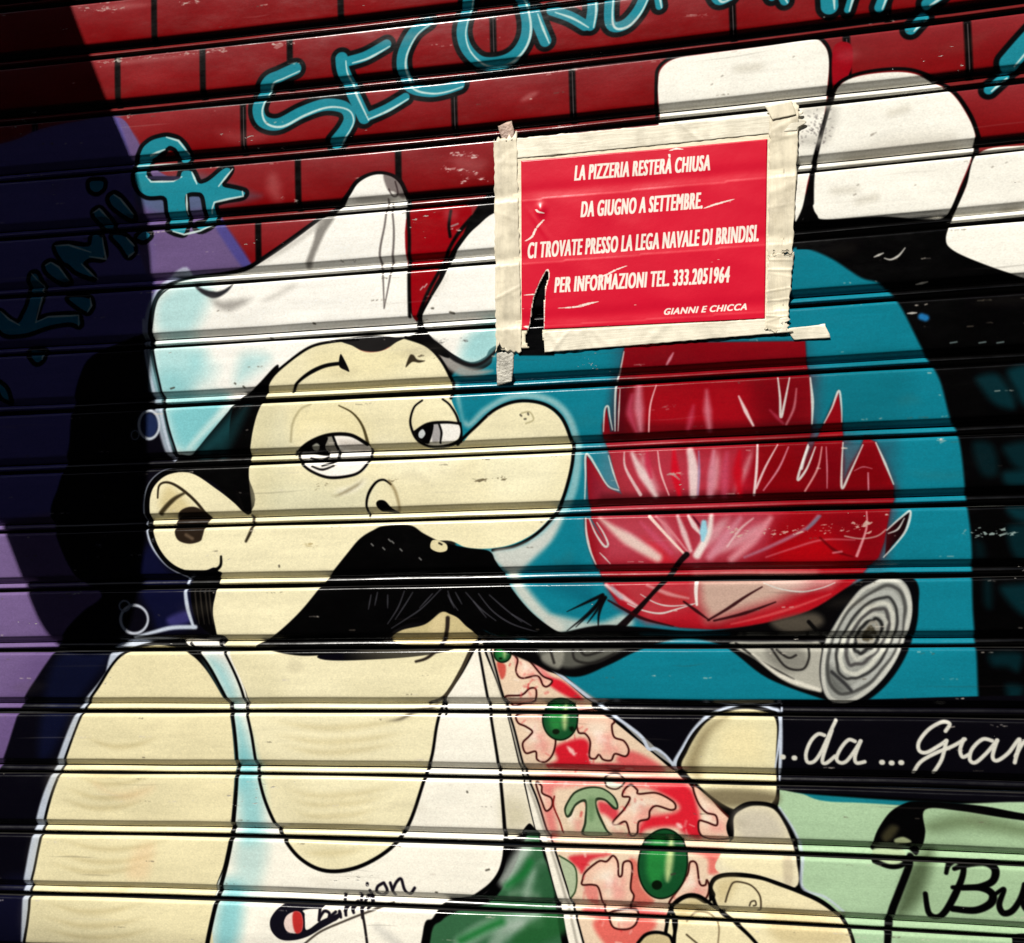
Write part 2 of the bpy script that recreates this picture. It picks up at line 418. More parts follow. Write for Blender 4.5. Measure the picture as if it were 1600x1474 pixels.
# outline of head and nose
stroke(INK, "412,622 421,597 440,575 482,544 520,534 560,531", (3, 5, 4), 2)
stroke(INK, "634,528 668,541 692,567 708,602 705,622", 5, 2)
stroke(INK, "692,624 704,634 716,656 720,690", (3, 4, 4), 2)
stroke((244, 244, 236), "712,600 722,640 732,664 760,640 800,620 850,622 884,645 901,690 902,730 892,775 868,810 834,846", (8, 11, 16), 10, .5)
fill((206, 208, 200), "764,862 800,858 850,838 880,808 866,838 840,868 800,900 784,880", 16, .75)
fill(TEAL, "722,600 760,604 740,645 724,655", 12, .9)
stroke(INK, "714,694 742,668 774,640 810,627 849,631 876,650 891,682 896,714 886,762 870,800 840,833 806,853 770,860", (5, 5.5, 5), 2)
stroke(INK, "576,808 573,788 577,770 588,754 600,750 611,757", (3, 5, 3), 2)
stroke((120, 100, 60), "608,752 618,768 624,792 620,800", (4, 4, 3), 7, .7)
fill(INK, "588,788 592,782 602,783 612,794 622,802 604,800 594,798", 2)
# eyes
stroke((96, 84, 50), "455,690 458,662 470,640 486,632", (3, 3, 2), 6, .45)
stroke((80, 70, 40), "530,634 552,646 568,668 578,704", (2, 4, 6), 2.5)
fill((252, 247, 238), "462,708 486,690 514,680 548,681 572,692 580,704 576,726 562,740 530,746 500,742 480,730", 2)
fill((200, 190, 180), "530,688 560,690 576,704 540,702", 8, .6)
fill((120, 116, 104), "508,684 522,682 528,704 510,704", 3, .8)
fill(INK, "462,708 482,692 512,683 508,700 512,712 488,710", 2)
fill((150, 150, 138), "488,698 495,693 500,697 496,704 490,704", 3)
stroke(INK, "521,682 527,700 528,714 522,722 504,728", (4, 5, 3), 2)
stroke(INK, "484,716 500,720 512,714", (3, 5, 3), 2)
stroke(INK, "488,729 504,734 522,728", (3, 4, 3), 2, .9)
stroke(INK, "460,710 484,691 514,680 548,680 574,694", (4, 6, 6), 2)
stroke(INK, "463,706 470,722 486,736 512,746 540,745 562,738 577,720 580,702", (4, 5, 4), 2)
stroke((244, 240, 226), "576,746 552,764 520,770", 10, 14, .6, fade=True)
stroke((120, 108, 76), "570,748 556,760 528,774 516,774", (4, 5, 2), 7, .65, fade=True)
stroke(INK, "660,626 648,636 642,654 643,668 650,684 662,694 680,698 706,694 720,684 719,662", (3, 5, 5), 2)
fill((248, 244, 236), "650,674 668,664 700,661 717,664 718,682 704,692 680,696 662,692", 2)
fill((150, 146, 148), "676,664 686,662 688,686 676,690", 4, .8)
fill(INK, "649,676 668,664 678,664 672,690 664,693 654,686", 2)
fill((200, 205, 206), "655,676 661,671 665,678 660,685 655,683", 2)
stroke(INK, "647,676 668,663 696,660 718,662", (4, 5, 4), 2)
stroke(INK, "686,662 690,676 688,692", (3, 4, 3), 2)
# ear
stroke(GLOW, "296,735 262,735 238,752 227,780 228,815 236,850 258,880 284,897 300,906", (4, 6, 5), 4)
stroke(INK, "300,736 264,737 240,754 231,780 232,815 241,850 262,880 288,895", 9, 2)
fill(SKIN, "300,740 266,741 244,757 235,780 236,815 245,850 264,877 290,891 322,891 340,880 346,870 392,850 396,806 384,804 366,786 338,764", 2)
fill(SKIN, "340,860 420,860 420,990 352,1000 338,985 335,950 341,900", 2)
fill((206, 186, 128), "250,790 262,760 286,776 300,800 270,806", 22, .6)
stroke((46, 38, 24), "247,778 249,760 258,754 272,757 290,769 308,786 326,809", (3, 5, 5), 2)
stroke((60, 50, 30), "252,802 262,790 274,779 288,771", (8, 8, 4), 5)
fill((40, 30, 22), "276,808 284,797 298,792 312,795 326,808 320,822 316,838 312,846 296,850 280,846 273,836 273,822", 3)
stroke((120, 100, 80), "290,836 300,842", 5, 6, .7, sm=False)
stroke((44, 36, 24), "392,806 394,822 384,846 390,830", (4, 6, 2), 4)
stroke(INK, "345,870 344,884 334,892 318,896 290,895", (4, 7, 9), 2)
fill(INK, "286,893 342,893 340,905 334,930 333,958 338,990 325,988 308,970 299,940 297,908", 2.5)
for x in (304, 312, 320, 326):
    stroke((66, 60, 52), [(x, 915), (x + 3, 945), (x + 8, 975)], (2, 2.5, 1), 3, .7)
stroke(GLOW, "292,905 290,925 294,952 303,980", (5, 7, 5), 4)
stroke(GLOW, "306,980 270,981 240,988 210,996", (7, 7, 4), 5)
stroke((190, 196, 208), ell(210, 968, 21, 22), (4, 6, 4), 4, closed=True)
stroke((150, 158, 172), ell(195, 947, 8, 8), 3.5, 4, closed=True)
fill((30, 44, 84), ell(234, 665, 14, 20), 10, .9)
stroke((190, 198, 208), ell(234, 664, 16, 22), (4, 6, 4), 4, closed=True)
stroke((120, 126, 138), ell(212, 680, 6, 7), 2.6, 3, closed=True)
stroke(GLOW, "224,500 226,548 240,612", 5, 4, .7); stroke(GLOW, "252,640 258,670 268,706", 6, 4, .8)
stroke((12, 16, 20), "236,505 238,545 251,608 263,664 276,706", 4, 2.5)
stroke((16, 20, 22), "237,512 242,480 250,462 268,446", 3, 2.5, .9)

# --- moustache
stroke((204, 206, 196), "770,872 792,886 812,920 838,952 872,982", (10, 22, 20), 16, .95)
fill((204, 206, 196), "850,984 862,962 900,968 940,972 975,960 990,975 960,990 900,992", 14, .85)
fill((206, 208, 200), "772,862 806,855 842,838 876,806 862,842 836,868 806,894 790,886", 12, .9)
fill(INK, "584,828 600,822 640,821 662,834 690,847 730,856 764,861 774,876 784,892 800,920 830,956 866,984 900,1000 870,1008 820,1000 790,998 755,984 722,962 700,955 686,958 668,972 640,974 616,986 594,1004 560,1016 516,1023 468,1025 420,1017 398,1011 430,992 470,955 508,908 540,868 562,842", 2.5)
fill((206, 190, 140), "690,957 704,960 716,966 728,978 742,990 752,1010 700,1014 640,1010 610,1000 628,985 664,976", 2)
fill((226, 208, 160), "686,960 696,962 690,990 670,985", 8, .6)
for s in ("632,924 622,950 606,975", "645,926 634,944 618,968", "690,920 660,950 634,968 612,982", "676,928 656,950", "700,924 706,940 716,954", "712,926 722,944", "728,926 752,952 775,970", "748,928 770,955 800,975 840,988",
          "765,930 790,952 815,972", "700,930 710,950", "606,930 606,950", "580,930 576,952", "590,926 586,946", "800,960 830,978", "740,940 760,965"):
    stroke((78, 78, 86), s, (1.5, 2.2, 1), 2.4, .75)
for x, y in ((580, 850), (607, 843), (598, 856), (625, 858), (655, 872), (612, 846)):
    stroke((150, 150, 146), [(x, y), (x + 3, y + 3)], 2, 2, .8, sm=False)
fill((226, 214, 170), "674,846 682,844 697,850 698,860 686,863 673,857", 1.5)
stroke((40, 34, 26), "686,849 690,851", 3, 2, sm=False)
stroke((40, 32, 26), "700,966 698,988 688,1010 668,1028 650,1034", (7, 6, 4), 3.5, fade=False)

# --- body: vest, arm, chest
fill(GLOW, "180,1010 240,996 300,1004 260,1030 190,1030 150,1072 118,1116 88,1190 62,1260 42,1350 34,1420 30,1640 50,1640 48,1420 60,1350 80,1260 104,1190 132,1112 160,1070", 5, .95)
fill(INK, "188,1022 238,1003 270,1000 340,992 352,1004 330,1030 364,1116 372,1200 366,1290 355,1352 336,1420 316,1640 40,1640 43,1420 54,1350 74,1258 98,1190 128,1112 152,1072", 2.5)
VEST = "286,1000 346,1006 366,1040 384,1082 388,1122 400,1184 416,1252 440,1302 470,1341 510,1361 560,1355 610,1326 640,1286 664,1216 676,1180 686,1130 697,1088 722,1050 746,1004 760,1040 778,1112 790,1210 794,1300 786,1360 762,1400 722,1416 690,1422 660,1480 640,1640 300,1640 330,1420 352,1352 364,1290 370,1200 364,1116 340,1060 320,1030"
fill((250, 245, 230), VEST, 2)
fill((232, 226, 222), "346,1004 335,1004 300,1004 330,1034 356,1090 366,1060", 10, .5)
for s, a in (("325,1028 350,1040 372,1090 360,1100 338,1060", .7), ("368,1120 388,1150 396,1200 374,1230", .8), ("372,1180 402,1200 412,1290 380,1310", .75), ("350,1380 380,1390 370,1474 335,1474", .85), ("372,1300 420,1300 400,1400 370,1380", .4)):
    fill(CY, s, 36, a)
fill((239, 228, 184), "190,1026 240,1009 288,1018 318,1042 346,1086 360,1118 367,1200 361,1288 350,1350 331,1420 312,1640 46,1640 47,1420 58,1350 78,1260 102,1190 132,1112 156,1074", 2.5)
for s, a in (("120,1130 200,1120 240,1150 140,1180", .3), ("90,1200 220,1240 250,1270 110,1280", .42), ("80,1290 200,1340 260,1360 70,1380", .4), ("60,1390 180,1430 240,1474 60,1474", .4), ("200,1020 250,1020 220,1050", .3)):
    fill(SK2, s, 50, a)
for i, (x0, y, x1) in enumerate(((130, 1160, 250), (110, 1218, 245), (100, 1240, 240), (92, 1256, 235), (90, 1320, 270), (82, 1340, 260), (74, 1356, 240), (66, 1418, 230), (62, 1440, 235), (60, 1458, 250), (100, 1390, 220), (100, 1206, 250))):
    stroke((194, 178, 130), [(x0, y - 10), (x0 + (x1 - x0) * .35, y + 6), (x0 + (x1 - x0) * .7, y + 4), (x1, y - 10)], (3, 9, 3), 11, .5, fade=True)
fill((240, 196, 150), "150,1225 180,1240 240,1230 200,1250", 26, .35)
fill((240, 196, 150), "210,1330 240,1320 230,1370 200,1370", 26, .35)
stroke(INK, "296,1006 322,1034 350,1085 364,1118 371,1200 365,1290 354,1352 335,1420 318,1500", (4, 6, 8), 2.5)
stroke(INK, "342,1002 350,1018 366,1050 378,1080 385,1110 394,1150 402,1200 416,1254 440,1304 470,1342 510,1361 560,1355 610,1326 640,1286 664,1216 676,1180 684,1130 696,1090 722,1050 746,1004", (4, 6.5, 4), 2)
stroke(INK, "336,985 340,1000 346,1012", 4, 2)
stroke((60, 52, 40), "760,1004 742,1005 720,1049 696,1087 670,1100", (5, 6, 5), 2.5)
stroke(INK, "694,1090 697,1118", (3, 5, 3), 2)
stroke(INK, "747,1000 760,1045 776,1110 789,1205 793,1296 786,1358 762,1398 722,1414 690,1422", (5, 6, 10), 2.5)
# chest mark: round emblem and slanted hand lettering
fill((16, 14, 24), "@1,3 230,1215 330,1210 415,1232 405,1258 330,1262 290,1272 305,1300 305,1380 330,1385 400,1335 480,1300 530,1285 510,1322 410,1380 320,1432 230,1456 150,1450 98,1402 85,1340 110,1285 160,1240", 2)
fill((238, 214, 204), "@1,3 172,1350 190,1302 235,1278 275,1285 290,1340 280,1400 235,1412 190,1398", 2)
fill((190, 46, 44), "@1,3 232,1280 275,1285 291,1340 281,1400 245,1410 226,1345", 4)
fill((252, 247, 236), "@1,3 308,1275 390,1268 400,1300 385,1330 330,1375 310,1376", 2)
for s in ("500,1414 498,1438", "499,1434 506,1424 514,1427 513,1436", "524,1425 517,1432 522,1437 529,1430 530,1424 532,1433", "537,1400 540,1430", "539,1424 546,1413 552,1426", "551,1422 558,1410 566,1424", "562,1398 566,1434", "566,1418 574,1402 582,1410 574,1420",
          "578,1392 581,1412", "574,1381 574,1383", "599,1380 590,1386 589,1396 598,1400 605,1392 600,1380", "610,1380 616,1400", "614,1390 620,1378 627,1374 632,1390 640,1398 648,1388"):
    stroke((20, 16, 26), s, 5, 2)
stroke((60, 52, 44), "474,1476 500,1456 536,1440 572,1426 614,1412", 3.5, 2.5, .9)
stroke((30, 26, 26), "566,1428 570,1450 574,1480", 4.5, 2.5)
stroke((150, 150, 148), "590,1450 620,1474", 14, 16, .3)
# green cloth at the waist
fill(INK, "654,1640 660,1460 676,1434 694,1412 724,1404 764,1394 790,1356 810,1330 834,1302 854,1340 874,1420 895,1640", 3)
fill((52, 100, 66), "668,1640 672,1470 690,1438 716,1424 766,1410 800,1362 826,1300 836,1296 852,1346 868,1420 880,1640", 4)
Y2 = "#740,990,3.045 "
for s, w, a, c in (("150,1180 200,1090 250,1020", 26, .75, (190, 200, 190)), ("250,1250 280,1150 330,1100", 16, .6, (176, 196, 180)), ("-60,1474 60,1400 200,1370 300,1360", 30, .6, (190, 204, 192)), ("100,1474 140,1430 220,1390", 26, .6, (176, 190, 178)), ("180,1240 240,1230 300,1250", 14, .4, (150, 170, 150)),
                   ("160,1200 240,1140 270,1090", 12, .9, (22, 112, 48)), ("-60,1460 60,1400 130,1370", 16, .9, (22, 108, 44)), ("330,1120 360,1230", 30, .8, (40, 88, 54)), ("240,1474 300,1420 390,1380", 50, .8, (32, 90, 44))):
    stroke(c, Y2 + s, w * .75, 16, a)
# --- pizza slice with its crust held by a hand
fill((150, 150, 146), "770,1000 850,1036 925,1088 1000,1132 1050,1168 1092,1230 1060,1215 990,1150 920,1102 840,1052", 6, .95)
YP = "#740,990,3.045 "
fill((238, 230, 208), YP + "30,40 60,80 120,260 165,400 225,650 262,800 292,930 300,960 230,965 150,960 125,660 85,400 70,320 25,80", 2)
fill((198, 190, 160), YP + "140,800 230,800 262,900 160,930", 40, .7)
fill(INK, YP + "40,50 100,60 200,40 330,150 420,190 560,310 700,420 830,540 960,640 1070,740 1215,870 1245,960 1180,1300 980,1420 900,1700 520,1700 440,1400 380,1200 330,1020 292,930 225,650 165,400 120,260", 2)
fill((244, 238, 222), YP + "62,85 82,85 142,300 192,440 244,640 304,790 348,930 384,1020 462,1260 520,1474 560,1700 520,1700 452,1474 424,1340 384,1200 336,1020 296,930 232,650 170,400 126,260", 2)
stroke((130, 124, 112), YP + "72,90 132,290 182,430 236,650 292,800 338,940 374,1040 440,1260 490,1474", 4, 5, .6)
PZ = YP + "84,80 110,90 180,75 330,170 410,205 540,315 660,410 770,500 890,600 990,690 1100,790 1200,880 1222,960 1160,1280 960,1420 880,1700 560,1700 520,1474 462,1260 384,1020 348,930 304,790 244,640 192,440 142,300"
fill((232, 206, 178), PZ, 2)
stroke(INK, YP + "82,85 142,300 192,440 244,640 304,790 348,930 384,1020 462,1260 522,1474", 3.2, 2)
stroke(INK, YP + "25,80 70,320 85,400 125,660 150,960 140,1100 90,1190 0,1260", (4, 5, 8), 2.4)
fill(INK, YP + "230,962 262,905 290,925 312,965", 2)
for s, c, a, so in (("200,90 260,120 380,215 340,250 300,210 215,190", (232, 120, 120), .9, 18), ("340,215 420,225 520,310 470,310 380,260", (214, 22, 40), .95, 16), ("110,140 150,150 150,200 130,215", (196, 70, 60), .9, 10), ("390,540 500,500 550,520 555,600 580,620 680,620 900,650 820,665 420,650 350,630 400,600", (208, 20, 38), .95, 22),
                    ("500,350 640,430 640,520 560,500", (236, 150, 146), .8, 26), ("680,600 760,560 900,640 760,650", (218, 70, 76), .8, 24), ("330,690 560,690 620,720 450,730 380,760 400,960 360,960", (228, 120, 116), .85, 30), ("600,800 680,830 700,900 760,960 720,960 650,880 600,850", (214, 50, 64), .9, 22),
                    ("790,700 1010,720 1070,840 1080,980 1000,950 960,920 830,930 790,960 810,880 960,850 960,800", (214, 24, 42), .95, 26), ("640,700 960,690 1010,720 780,740", (226, 110, 106), .8, 22), ("460,1060 650,1050 560,1080 520,1140 500,1120", (212, 46, 58), .95, 18), ("530,1190 590,1210 590,1300 540,1260", (226, 130, 120), .9, 14),
                    ("740,1080 790,1100 800,1200 860,1280 750,1300", (212, 104, 90), .9, 20), ("1020,1040 1180,1040 1170,1130 1120,1140 1110,1070", (226, 110, 100), .9, 18), ("580,1360 860,1370 780,1474 700,1520 620,1474", (222, 92, 84), .9, 22), ("280,270 300,300 220,310", (226, 140, 120), .7, 12), ("550,1310 900,1330 860,1360 560,1350", (206, 60, 66), .8, 14), ("240,120 320,180 280,190", (240, 190, 180), .7, 14)):
    fill(c, YP + s, so / 2, a)
for s in ("440,530 470,560 490,590", "960,900 1000,930", "330,100 380,160", "1080,780 1100,830"):
    stroke((250, 226, 214), YP + s, (2, 7, 2), 6, .8, fade=True)
CH_ = (238, 196, 172)
DK = (58, 14, 12)
CHEESE = ["@2,3 40,50 40,100 90,125 130,155 110,185 70,230 90,290 150,280 160,330 210,345 255,300 275,220 260,180 215,120 190,50",
          "@2,3 420,40 415,155 460,170 490,220 485,310 520,325 545,300 570,330 620,335 645,295 710,310 730,270 700,215 640,190 625,120 640,90 590,30",
          "@2,3 780,520 790,545 900,540 1000,590 1020,630 990,645 900,620 860,650 850,700 790,720 780,790 740,810 710,720 650,740 630,720 700,640 735,570 690,560 700,520 740,490",
          "@2,3 1130,500 1160,600 1210,660 1270,680 1275,740 1210,720 1165,715 1170,790 1230,830 1360,820 1370,720 1300,640 1200,530",
          "@2,3 440,1080 460,1030 540,965 590,965 630,930 660,970 665,1050 685,1050 695,975 735,965 750,1010 740,1130 760,1180 740,1240 720,1290 600,1300 570,1240 540,1130 500,1110 440,1110",
          "@2,3 1110,970 1150,980 1170,1100 1205,1110 1215,1080 1230,1130 1200,1200 1100,1200 980,1230 1050,1120 1095,1040",
          "@2,3 610,1340 640,1380 720,1385 770,1350 780,1280 700,1270 610,1290",
          "@2,3 150,480 185,495 190,540 245,570 250,620 215,650 190,600", "@2,2 0,1120 35,1160 25,1230 60,1275 160,1262 195,1320 225,1325 250,1290 190,1260 120,1180 60,1130",
          "@2,2 -40,1390 60,1380 110,1340 150,1345 140,1420 60,1440 0,1450", "@2,3 330,640 330,690 350,790 420,800 440,700 440,620",
          "@2,3 540,650 590,760 640,810 720,800 700,740 600,740"]
for i, s in enumerate(CHEESE):
    fill(CH_ if i not in (10, 11) else (226, 200, 170), s, 2)
    p = np.array(pts(s)); c = p.mean(0)
    fill((244, 226, 204), c + (p - c) * .55 + np.array((-3, -4)), 16, .75)
    fill((230, 140, 132), c + (p - c) * .4 + np.array((7, 8)), 16, .6)
    fill((252, 240, 226), c + (p - c) * .25 + np.array((-6, -5)), 8, .5)
    if i < 10:
        stroke(DK, s, 3.0, 2, closed=True)
stroke((120, 20, 20), "@2,3 265,560 260,620 300,720 320,790", 2.5, 2)
ps_ = np.random.default_rng(8)
for _ in range(150):
    v = ps_.random() ** .8
    x0, x1 = 120 + 400 * v, 190 + 1040 * min(v / .72, 1) - max(v - .72, 0) * 900
    x, y = ps_.uniform(x0 + 30, max(x1 - 20, x0 + 40)), 80 + 1390 * v
    q = pts(YP + f"{x:.0f},{y:.0f}")[0]
    c_ = [(250, 232, 214), (200, 30, 40), (244, 190, 180), (214, 96, 92)][ps_.integers(4)]
    r_ = ps_.uniform(1.2, 4.5)
    stroke(c_, [q, (q[0] + ps_.normal(0, 4), q[1] + ps_.normal(0, 4))], r_, 3.5, ps_.uniform(.2, .6), sm=False)
# mushroom
fill((40, 52, 34), "@2,3 325,640 345,590 390,530 470,500 560,505 630,550 660,600 660,640 630,640 580,590 530,590 540,650 590,760 615,810 440,810 450,720 455,600 400,620 370,680 340,690", 2)
fill((146, 172, 130), "@2,3 338,640 360,590 400,540 475,512 555,515 620,555 648,605 645,630 580,575 520,575 528,660 575,760 595,805 455,805 465,720 465,585 400,600 355,670 342,672", 2)
fill((104, 136, 94), "@2,3 470,580 520,580 510,700 480,700", 10, .7)
fill((206, 212, 196), "@2,3 590,470 640,480 695,490 640,505 590,490", 2); stroke((60, 40, 34), "@2,3 575,455 600,430 660,425 700,460 690,490 650,515 600,505 580,480", 2.5, 2, closed=True)
# leaf along the crust
fill((176, 190, 156), "@2,3 300,940 385,990 405,1070 395,1150 365,1190 350,1130", 2); stroke((50, 70, 40), "@2,3 295,930 385,990 405,1070 395,1150 370,1190", 2.5, 2)
# olives
def olive(x, y, rx, ry, rot=0):
    fill((8, 24, 10), ell(x, y, rx + 2.5, ry + 2.5, rot), 2)
    fill((20, 78, 40), ell(x, y, rx, ry, rot), 3)
    fill((40, 140, 62), ell(x - rx * .25, y - ry * .1, rx * .45, ry * .7, rot), 14, .8)
    fill((206, 222, 150), ell(x + rx * .28, y - ry * .1, rx * .16, ry * .62, rot), 10, .85)
    fill((8, 20, 8), ell(x - rx * .25, y + ry * .62, rx * .22, ry * .14), 3)
olive(876, 1124, 26, 31); olive(1036, 1350, 37, 53, 6); olive(785, 1022, 12, 12)
fill((10, 24, 10), "@2,3 360,130 385,125 390,150 370,155", 4)
stroke(GLOW, "858,1042 890,1066 925,1094 950,1112 985,1136 1004,1152 1014,1170 1026,1170 1040,1180 1052,1194", (4, 5, 4), 3)
# black sign band with script, and its thumb
BL = "930,1097 1200,1097 1800,1100 1800,1262 1600,1256 1215,1236 1200,1240 1090,1226 1052,1194 1000,1146"
fill((7, 6, 12), BL, 2.5)
stroke(GLOW, "858,1042 890,1066 925,1094 950,1112 985,1136 1004,1152 1014,1170 1026,1170 1040,1180 1052,1194", (4, 5, 4), 3)
fill((18, 118, 132), "1216,1238 1300,1244 1420,1252 1760,1272 1760,1300 1600,1282 1500,1262 1380,1258 1280,1254", 4)
fill((170, 201, 162), "1206,1240 1250,1240 1290,1252 1400,1258 1800,1290 1800,1640 1330,1640 1330,1460 1250,1380 1246,1310", 3)
stroke((60, 100, 52), "1250,1318 1380,1322", 8, 10, .4)
for s in ("1440,1268 1520,1262 1600,1284 1800,1300 1800,1640 1560,1640 1400,1474 1420,1400", ):
    fill((162, 192, 152), s, 5)
fill((104, 124, 88), "1450,1285 1520,1272 1640,1300 1640,1312 1520,1296 1460,1300", 22, .8)
fill((60, 74, 48), "1424,1350 1460,1330 1440,1400 1412,1430 1400,1420", 26, .8)
fill(INK, "1364,1318 1372,1296 1390,1270 1412,1256 1432,1252 1480,1254 1540,1260 1620,1274 1800,1296 1800,1304 1600,1282 1500,1267 1446,1265 1446,1300 1442,1322 1434,1338 1420,1330 1396,1334 1376,1334 1362,1328", 2.5)
fill((66, 62, 40), "1378,1306 1392,1290 1404,1294 1394,1310 1384,1316", 10, .8); fill((150, 160, 120), "1398,1312 1412,1308 1424,1316 1402,1320", 4)
fill((170, 190, 150), "1366,1330 1400,1330 1416,1334 1408,1356 1384,1352 1370,1348", 3)
stroke(INK, "1366,1346 1390,1354 1410,1352 1424,1340", (6, 7, 5), 2)
stroke(INK, "1424,1340 1418,1360 1404,1396 1392,1430 1386,1474 1384,1560", (10, 11, 6), 3)
# fingers
TH = "1066,1200 1074,1176 1088,1150 1106,1128 1130,1115 1165,1109 1200,1115 1214,1130 1213,1180 1210,1250 1170,1262 1140,1262 1092,1228"
fill(GLOW, "1050,1196 1066,1166 1082,1140 1104,1118 1134,1106 1170,1100 1206,1106 1222,1120 1222,1200 1214,1240 1208,1200 1205,1120 1130,1120 1090,1150 1066,1200", 4)
fill(INK, "1058,1198 1070,1168 1086,1142 1108,1122 1134,1110 1170,1104 1204,1110 1217,1124 1217,1200 1214,1262 1170,1268 1130,1262 1080,1222", 2)
fill((230, 221, 178), TH, 3)
fill((120, 104, 70), "1070,1200 1082,1166 1104,1134 1140,1118 1110,1150 1094,1190 1094,1220", 24, .65)
fill((96, 84, 60), "1100,1235 1160,1232 1212,1240 1210,1256 1150,1262 1120,1256", 18, .75)
fill((240, 226, 176), "1130,1140 1180,1134 1190,1190 1130,1190", 40, .8)
stroke(GLOW, "1222,1108 1219,1150 1212,1200", (3, 4, 2), 3)
fill(INK, "1140,1310 1140,1275 1156,1258 1178,1252 1212,1258 1232,1286 1246,1320 1251,1345 1248,1392 1200,1392", 2)
fill((232, 222, 190), "1146,1310 1147,1278 1160,1265 1180,1259 1208,1264 1226,1288 1240,1322 1245,1346 1243,1386 1180,1380 1120,1360 1130,1330", 3)
fill((196, 188, 172), "1150,1270 1200,1268 1225,1300 1200,1312 1160,1312", 24, .7)
fill((244, 232, 188), "1130,1340 1220,1335 1236,1370 1160,1365", 20, .8)
fill((190, 176, 150), "1224,1340 1238,1342 1238,1384 1226,1380", 8, .6)
stroke(GLOW, "1218,1262 1240,1296 1254,1334 1254,1386 1290,1402 1318,1424", (3, 5, 3), 4, .8)
FG = "1118,1400 1114,1386 1122,1374 1144,1370 1186,1374 1216,1384 1248,1396 1282,1412 1310,1434 1326,1460 1332,1500 1334,1640 1020,1640 1040,1474 1050,1424 1068,1406 1086,1404 1104,1412"
fill(INK, "1108,1400 1108,1382 1118,1368 1144,1363 1188,1368 1250,1390 1286,1406 1314,1430 1331,1458 1338,1500 1340,1640 1014,1640 1034,1474 1046,1420 1064,1400 1086,1397 1106,1406", 2)
fill((238, 226, 184), FG, 2.5)
for s, a in (("1120,1378 1150,1372 1140,1400 1124,1410", .5), ("1200,1420 1300,1440 1320,1474 1220,1474", .45), ("1050,1424 1080,1404 1100,1414 1070,1440", .7)):
    fill((190, 168, 116), s, 24, a)
stroke(INK, "1114,1402 1124,1424 1148,1442 1170,1462 1186,1480", (6, 6, 5), 2)
stroke(INK, "1040,1440 1052,1416 1072,1400 1092,1400 1110,1412 1122,1424", (4, 6, 5), 2)
stroke(INK, "1050,1474 1056,1444 1052,1430", 5, 2)
stroke((70, 58, 40), "@2,3 1330,1215 1350,1150 1380,1095 1440,1095 1500,1120 1545,1180 1550,1260 1535,1275", 2.6, 2)
stroke((60, 50, 36), "@2,3 1480,1240 1490,1215 1515,1210 1520,1235 1505,1240", 2.2, 2)
stroke((120, 104, 76), "@2,3 1085,1340 1140,1290 1200,1290 1250,1310 1285,1370 1280,1474", 2.6, 2, .8); stroke((90, 78, 56), "@2,3 1085,1420 1150,1474", 3, 2)
fill((204, 186, 140), "@2,3 790,1474 830,1430 900,1410 980,1430 1000,1474 960,1540 800,1540", 2); stroke(INK, "@2,3 780,1474 830,1420 900,1405 975,1425 1000,1474", 5, 2)
stroke(INK, "@2,3 990,1240 1000,1320 1010,1400 1010,1474", (4, 5, 4), 2)
# script on the band and on the paper scroll
WS = (214, 212, 200)
for x, y in ((1224, 1183), (1242, 1184.5), (1379, 1191.5), (1394, 1192.5), (1409, 1192)):
    stroke(WS, [(x - .6, y), (x + .6, y)], 7.5, 2, sm=False)
for s in ("@3,3 355,180 315,172 270,215 240,290 248,345 290,342 335,280 390,160 425,88", "@3,3 400,150 352,290 342,345 368,352 420,310", "@3,3 545,218 505,208 460,255 430,320 450,350 490,342 540,280 580,215", "@3,3 578,218 545,310 555,352 605,345",
          "@3,3 1110,155 1135,110 1085,100 1005,145 945,220 945,275 990,288 1070,245 1115,215", "@3,3 1115,215 1085,330 1035,412", "@3,3 910,412 955,345 1050,290 1150,250 1230,205", "@3,3 1222,205 1200,270 1215,315 1255,300",
          "@3,3 1400,215 1340,205 1275,265 1260,330 1295,350 1365,290 1430,212", "@3,3 1430,212 1402,310 1430,338 1500,290 1570,205 1540,350", "@3,3 1545,310 1594,225 1650,205 1640,300 1660,345 1720,300"):
    stroke(WS, s, 5.5, 2)
for s, w in (("@3,3 1110,1035 1125,990 1175,968 1215,990 1210,1060 1160,1180 1100,1280 1050,1312 1000,1280 980,1165", (6, 10, 7)), ("@3,3 1160,1010 1250,985 1360,978 1415,1015 1400,1085 1320,1120 1210,1130", (6, 11, 7)),
             ("@3,3 1150,1125 1320,1128 1395,1165 1385,1225 1290,1268 1150,1258", (6, 11, 9)), ("@3,3 1400,1180 1440,1150 1470,1140 1440,1230 1465,1285 1520,1272 1570,1200 1600,1110", (5, 9, 7)), ("@3,3 1600,1110 1590,1230 1640,1280 1700,1240", 8)):
    stroke(INK, s, w, 2)
fill(INK, "@3,3 1520,1474 1540,1430 1594,1420 1700,1430 1700,1500 1540,1500", 2)

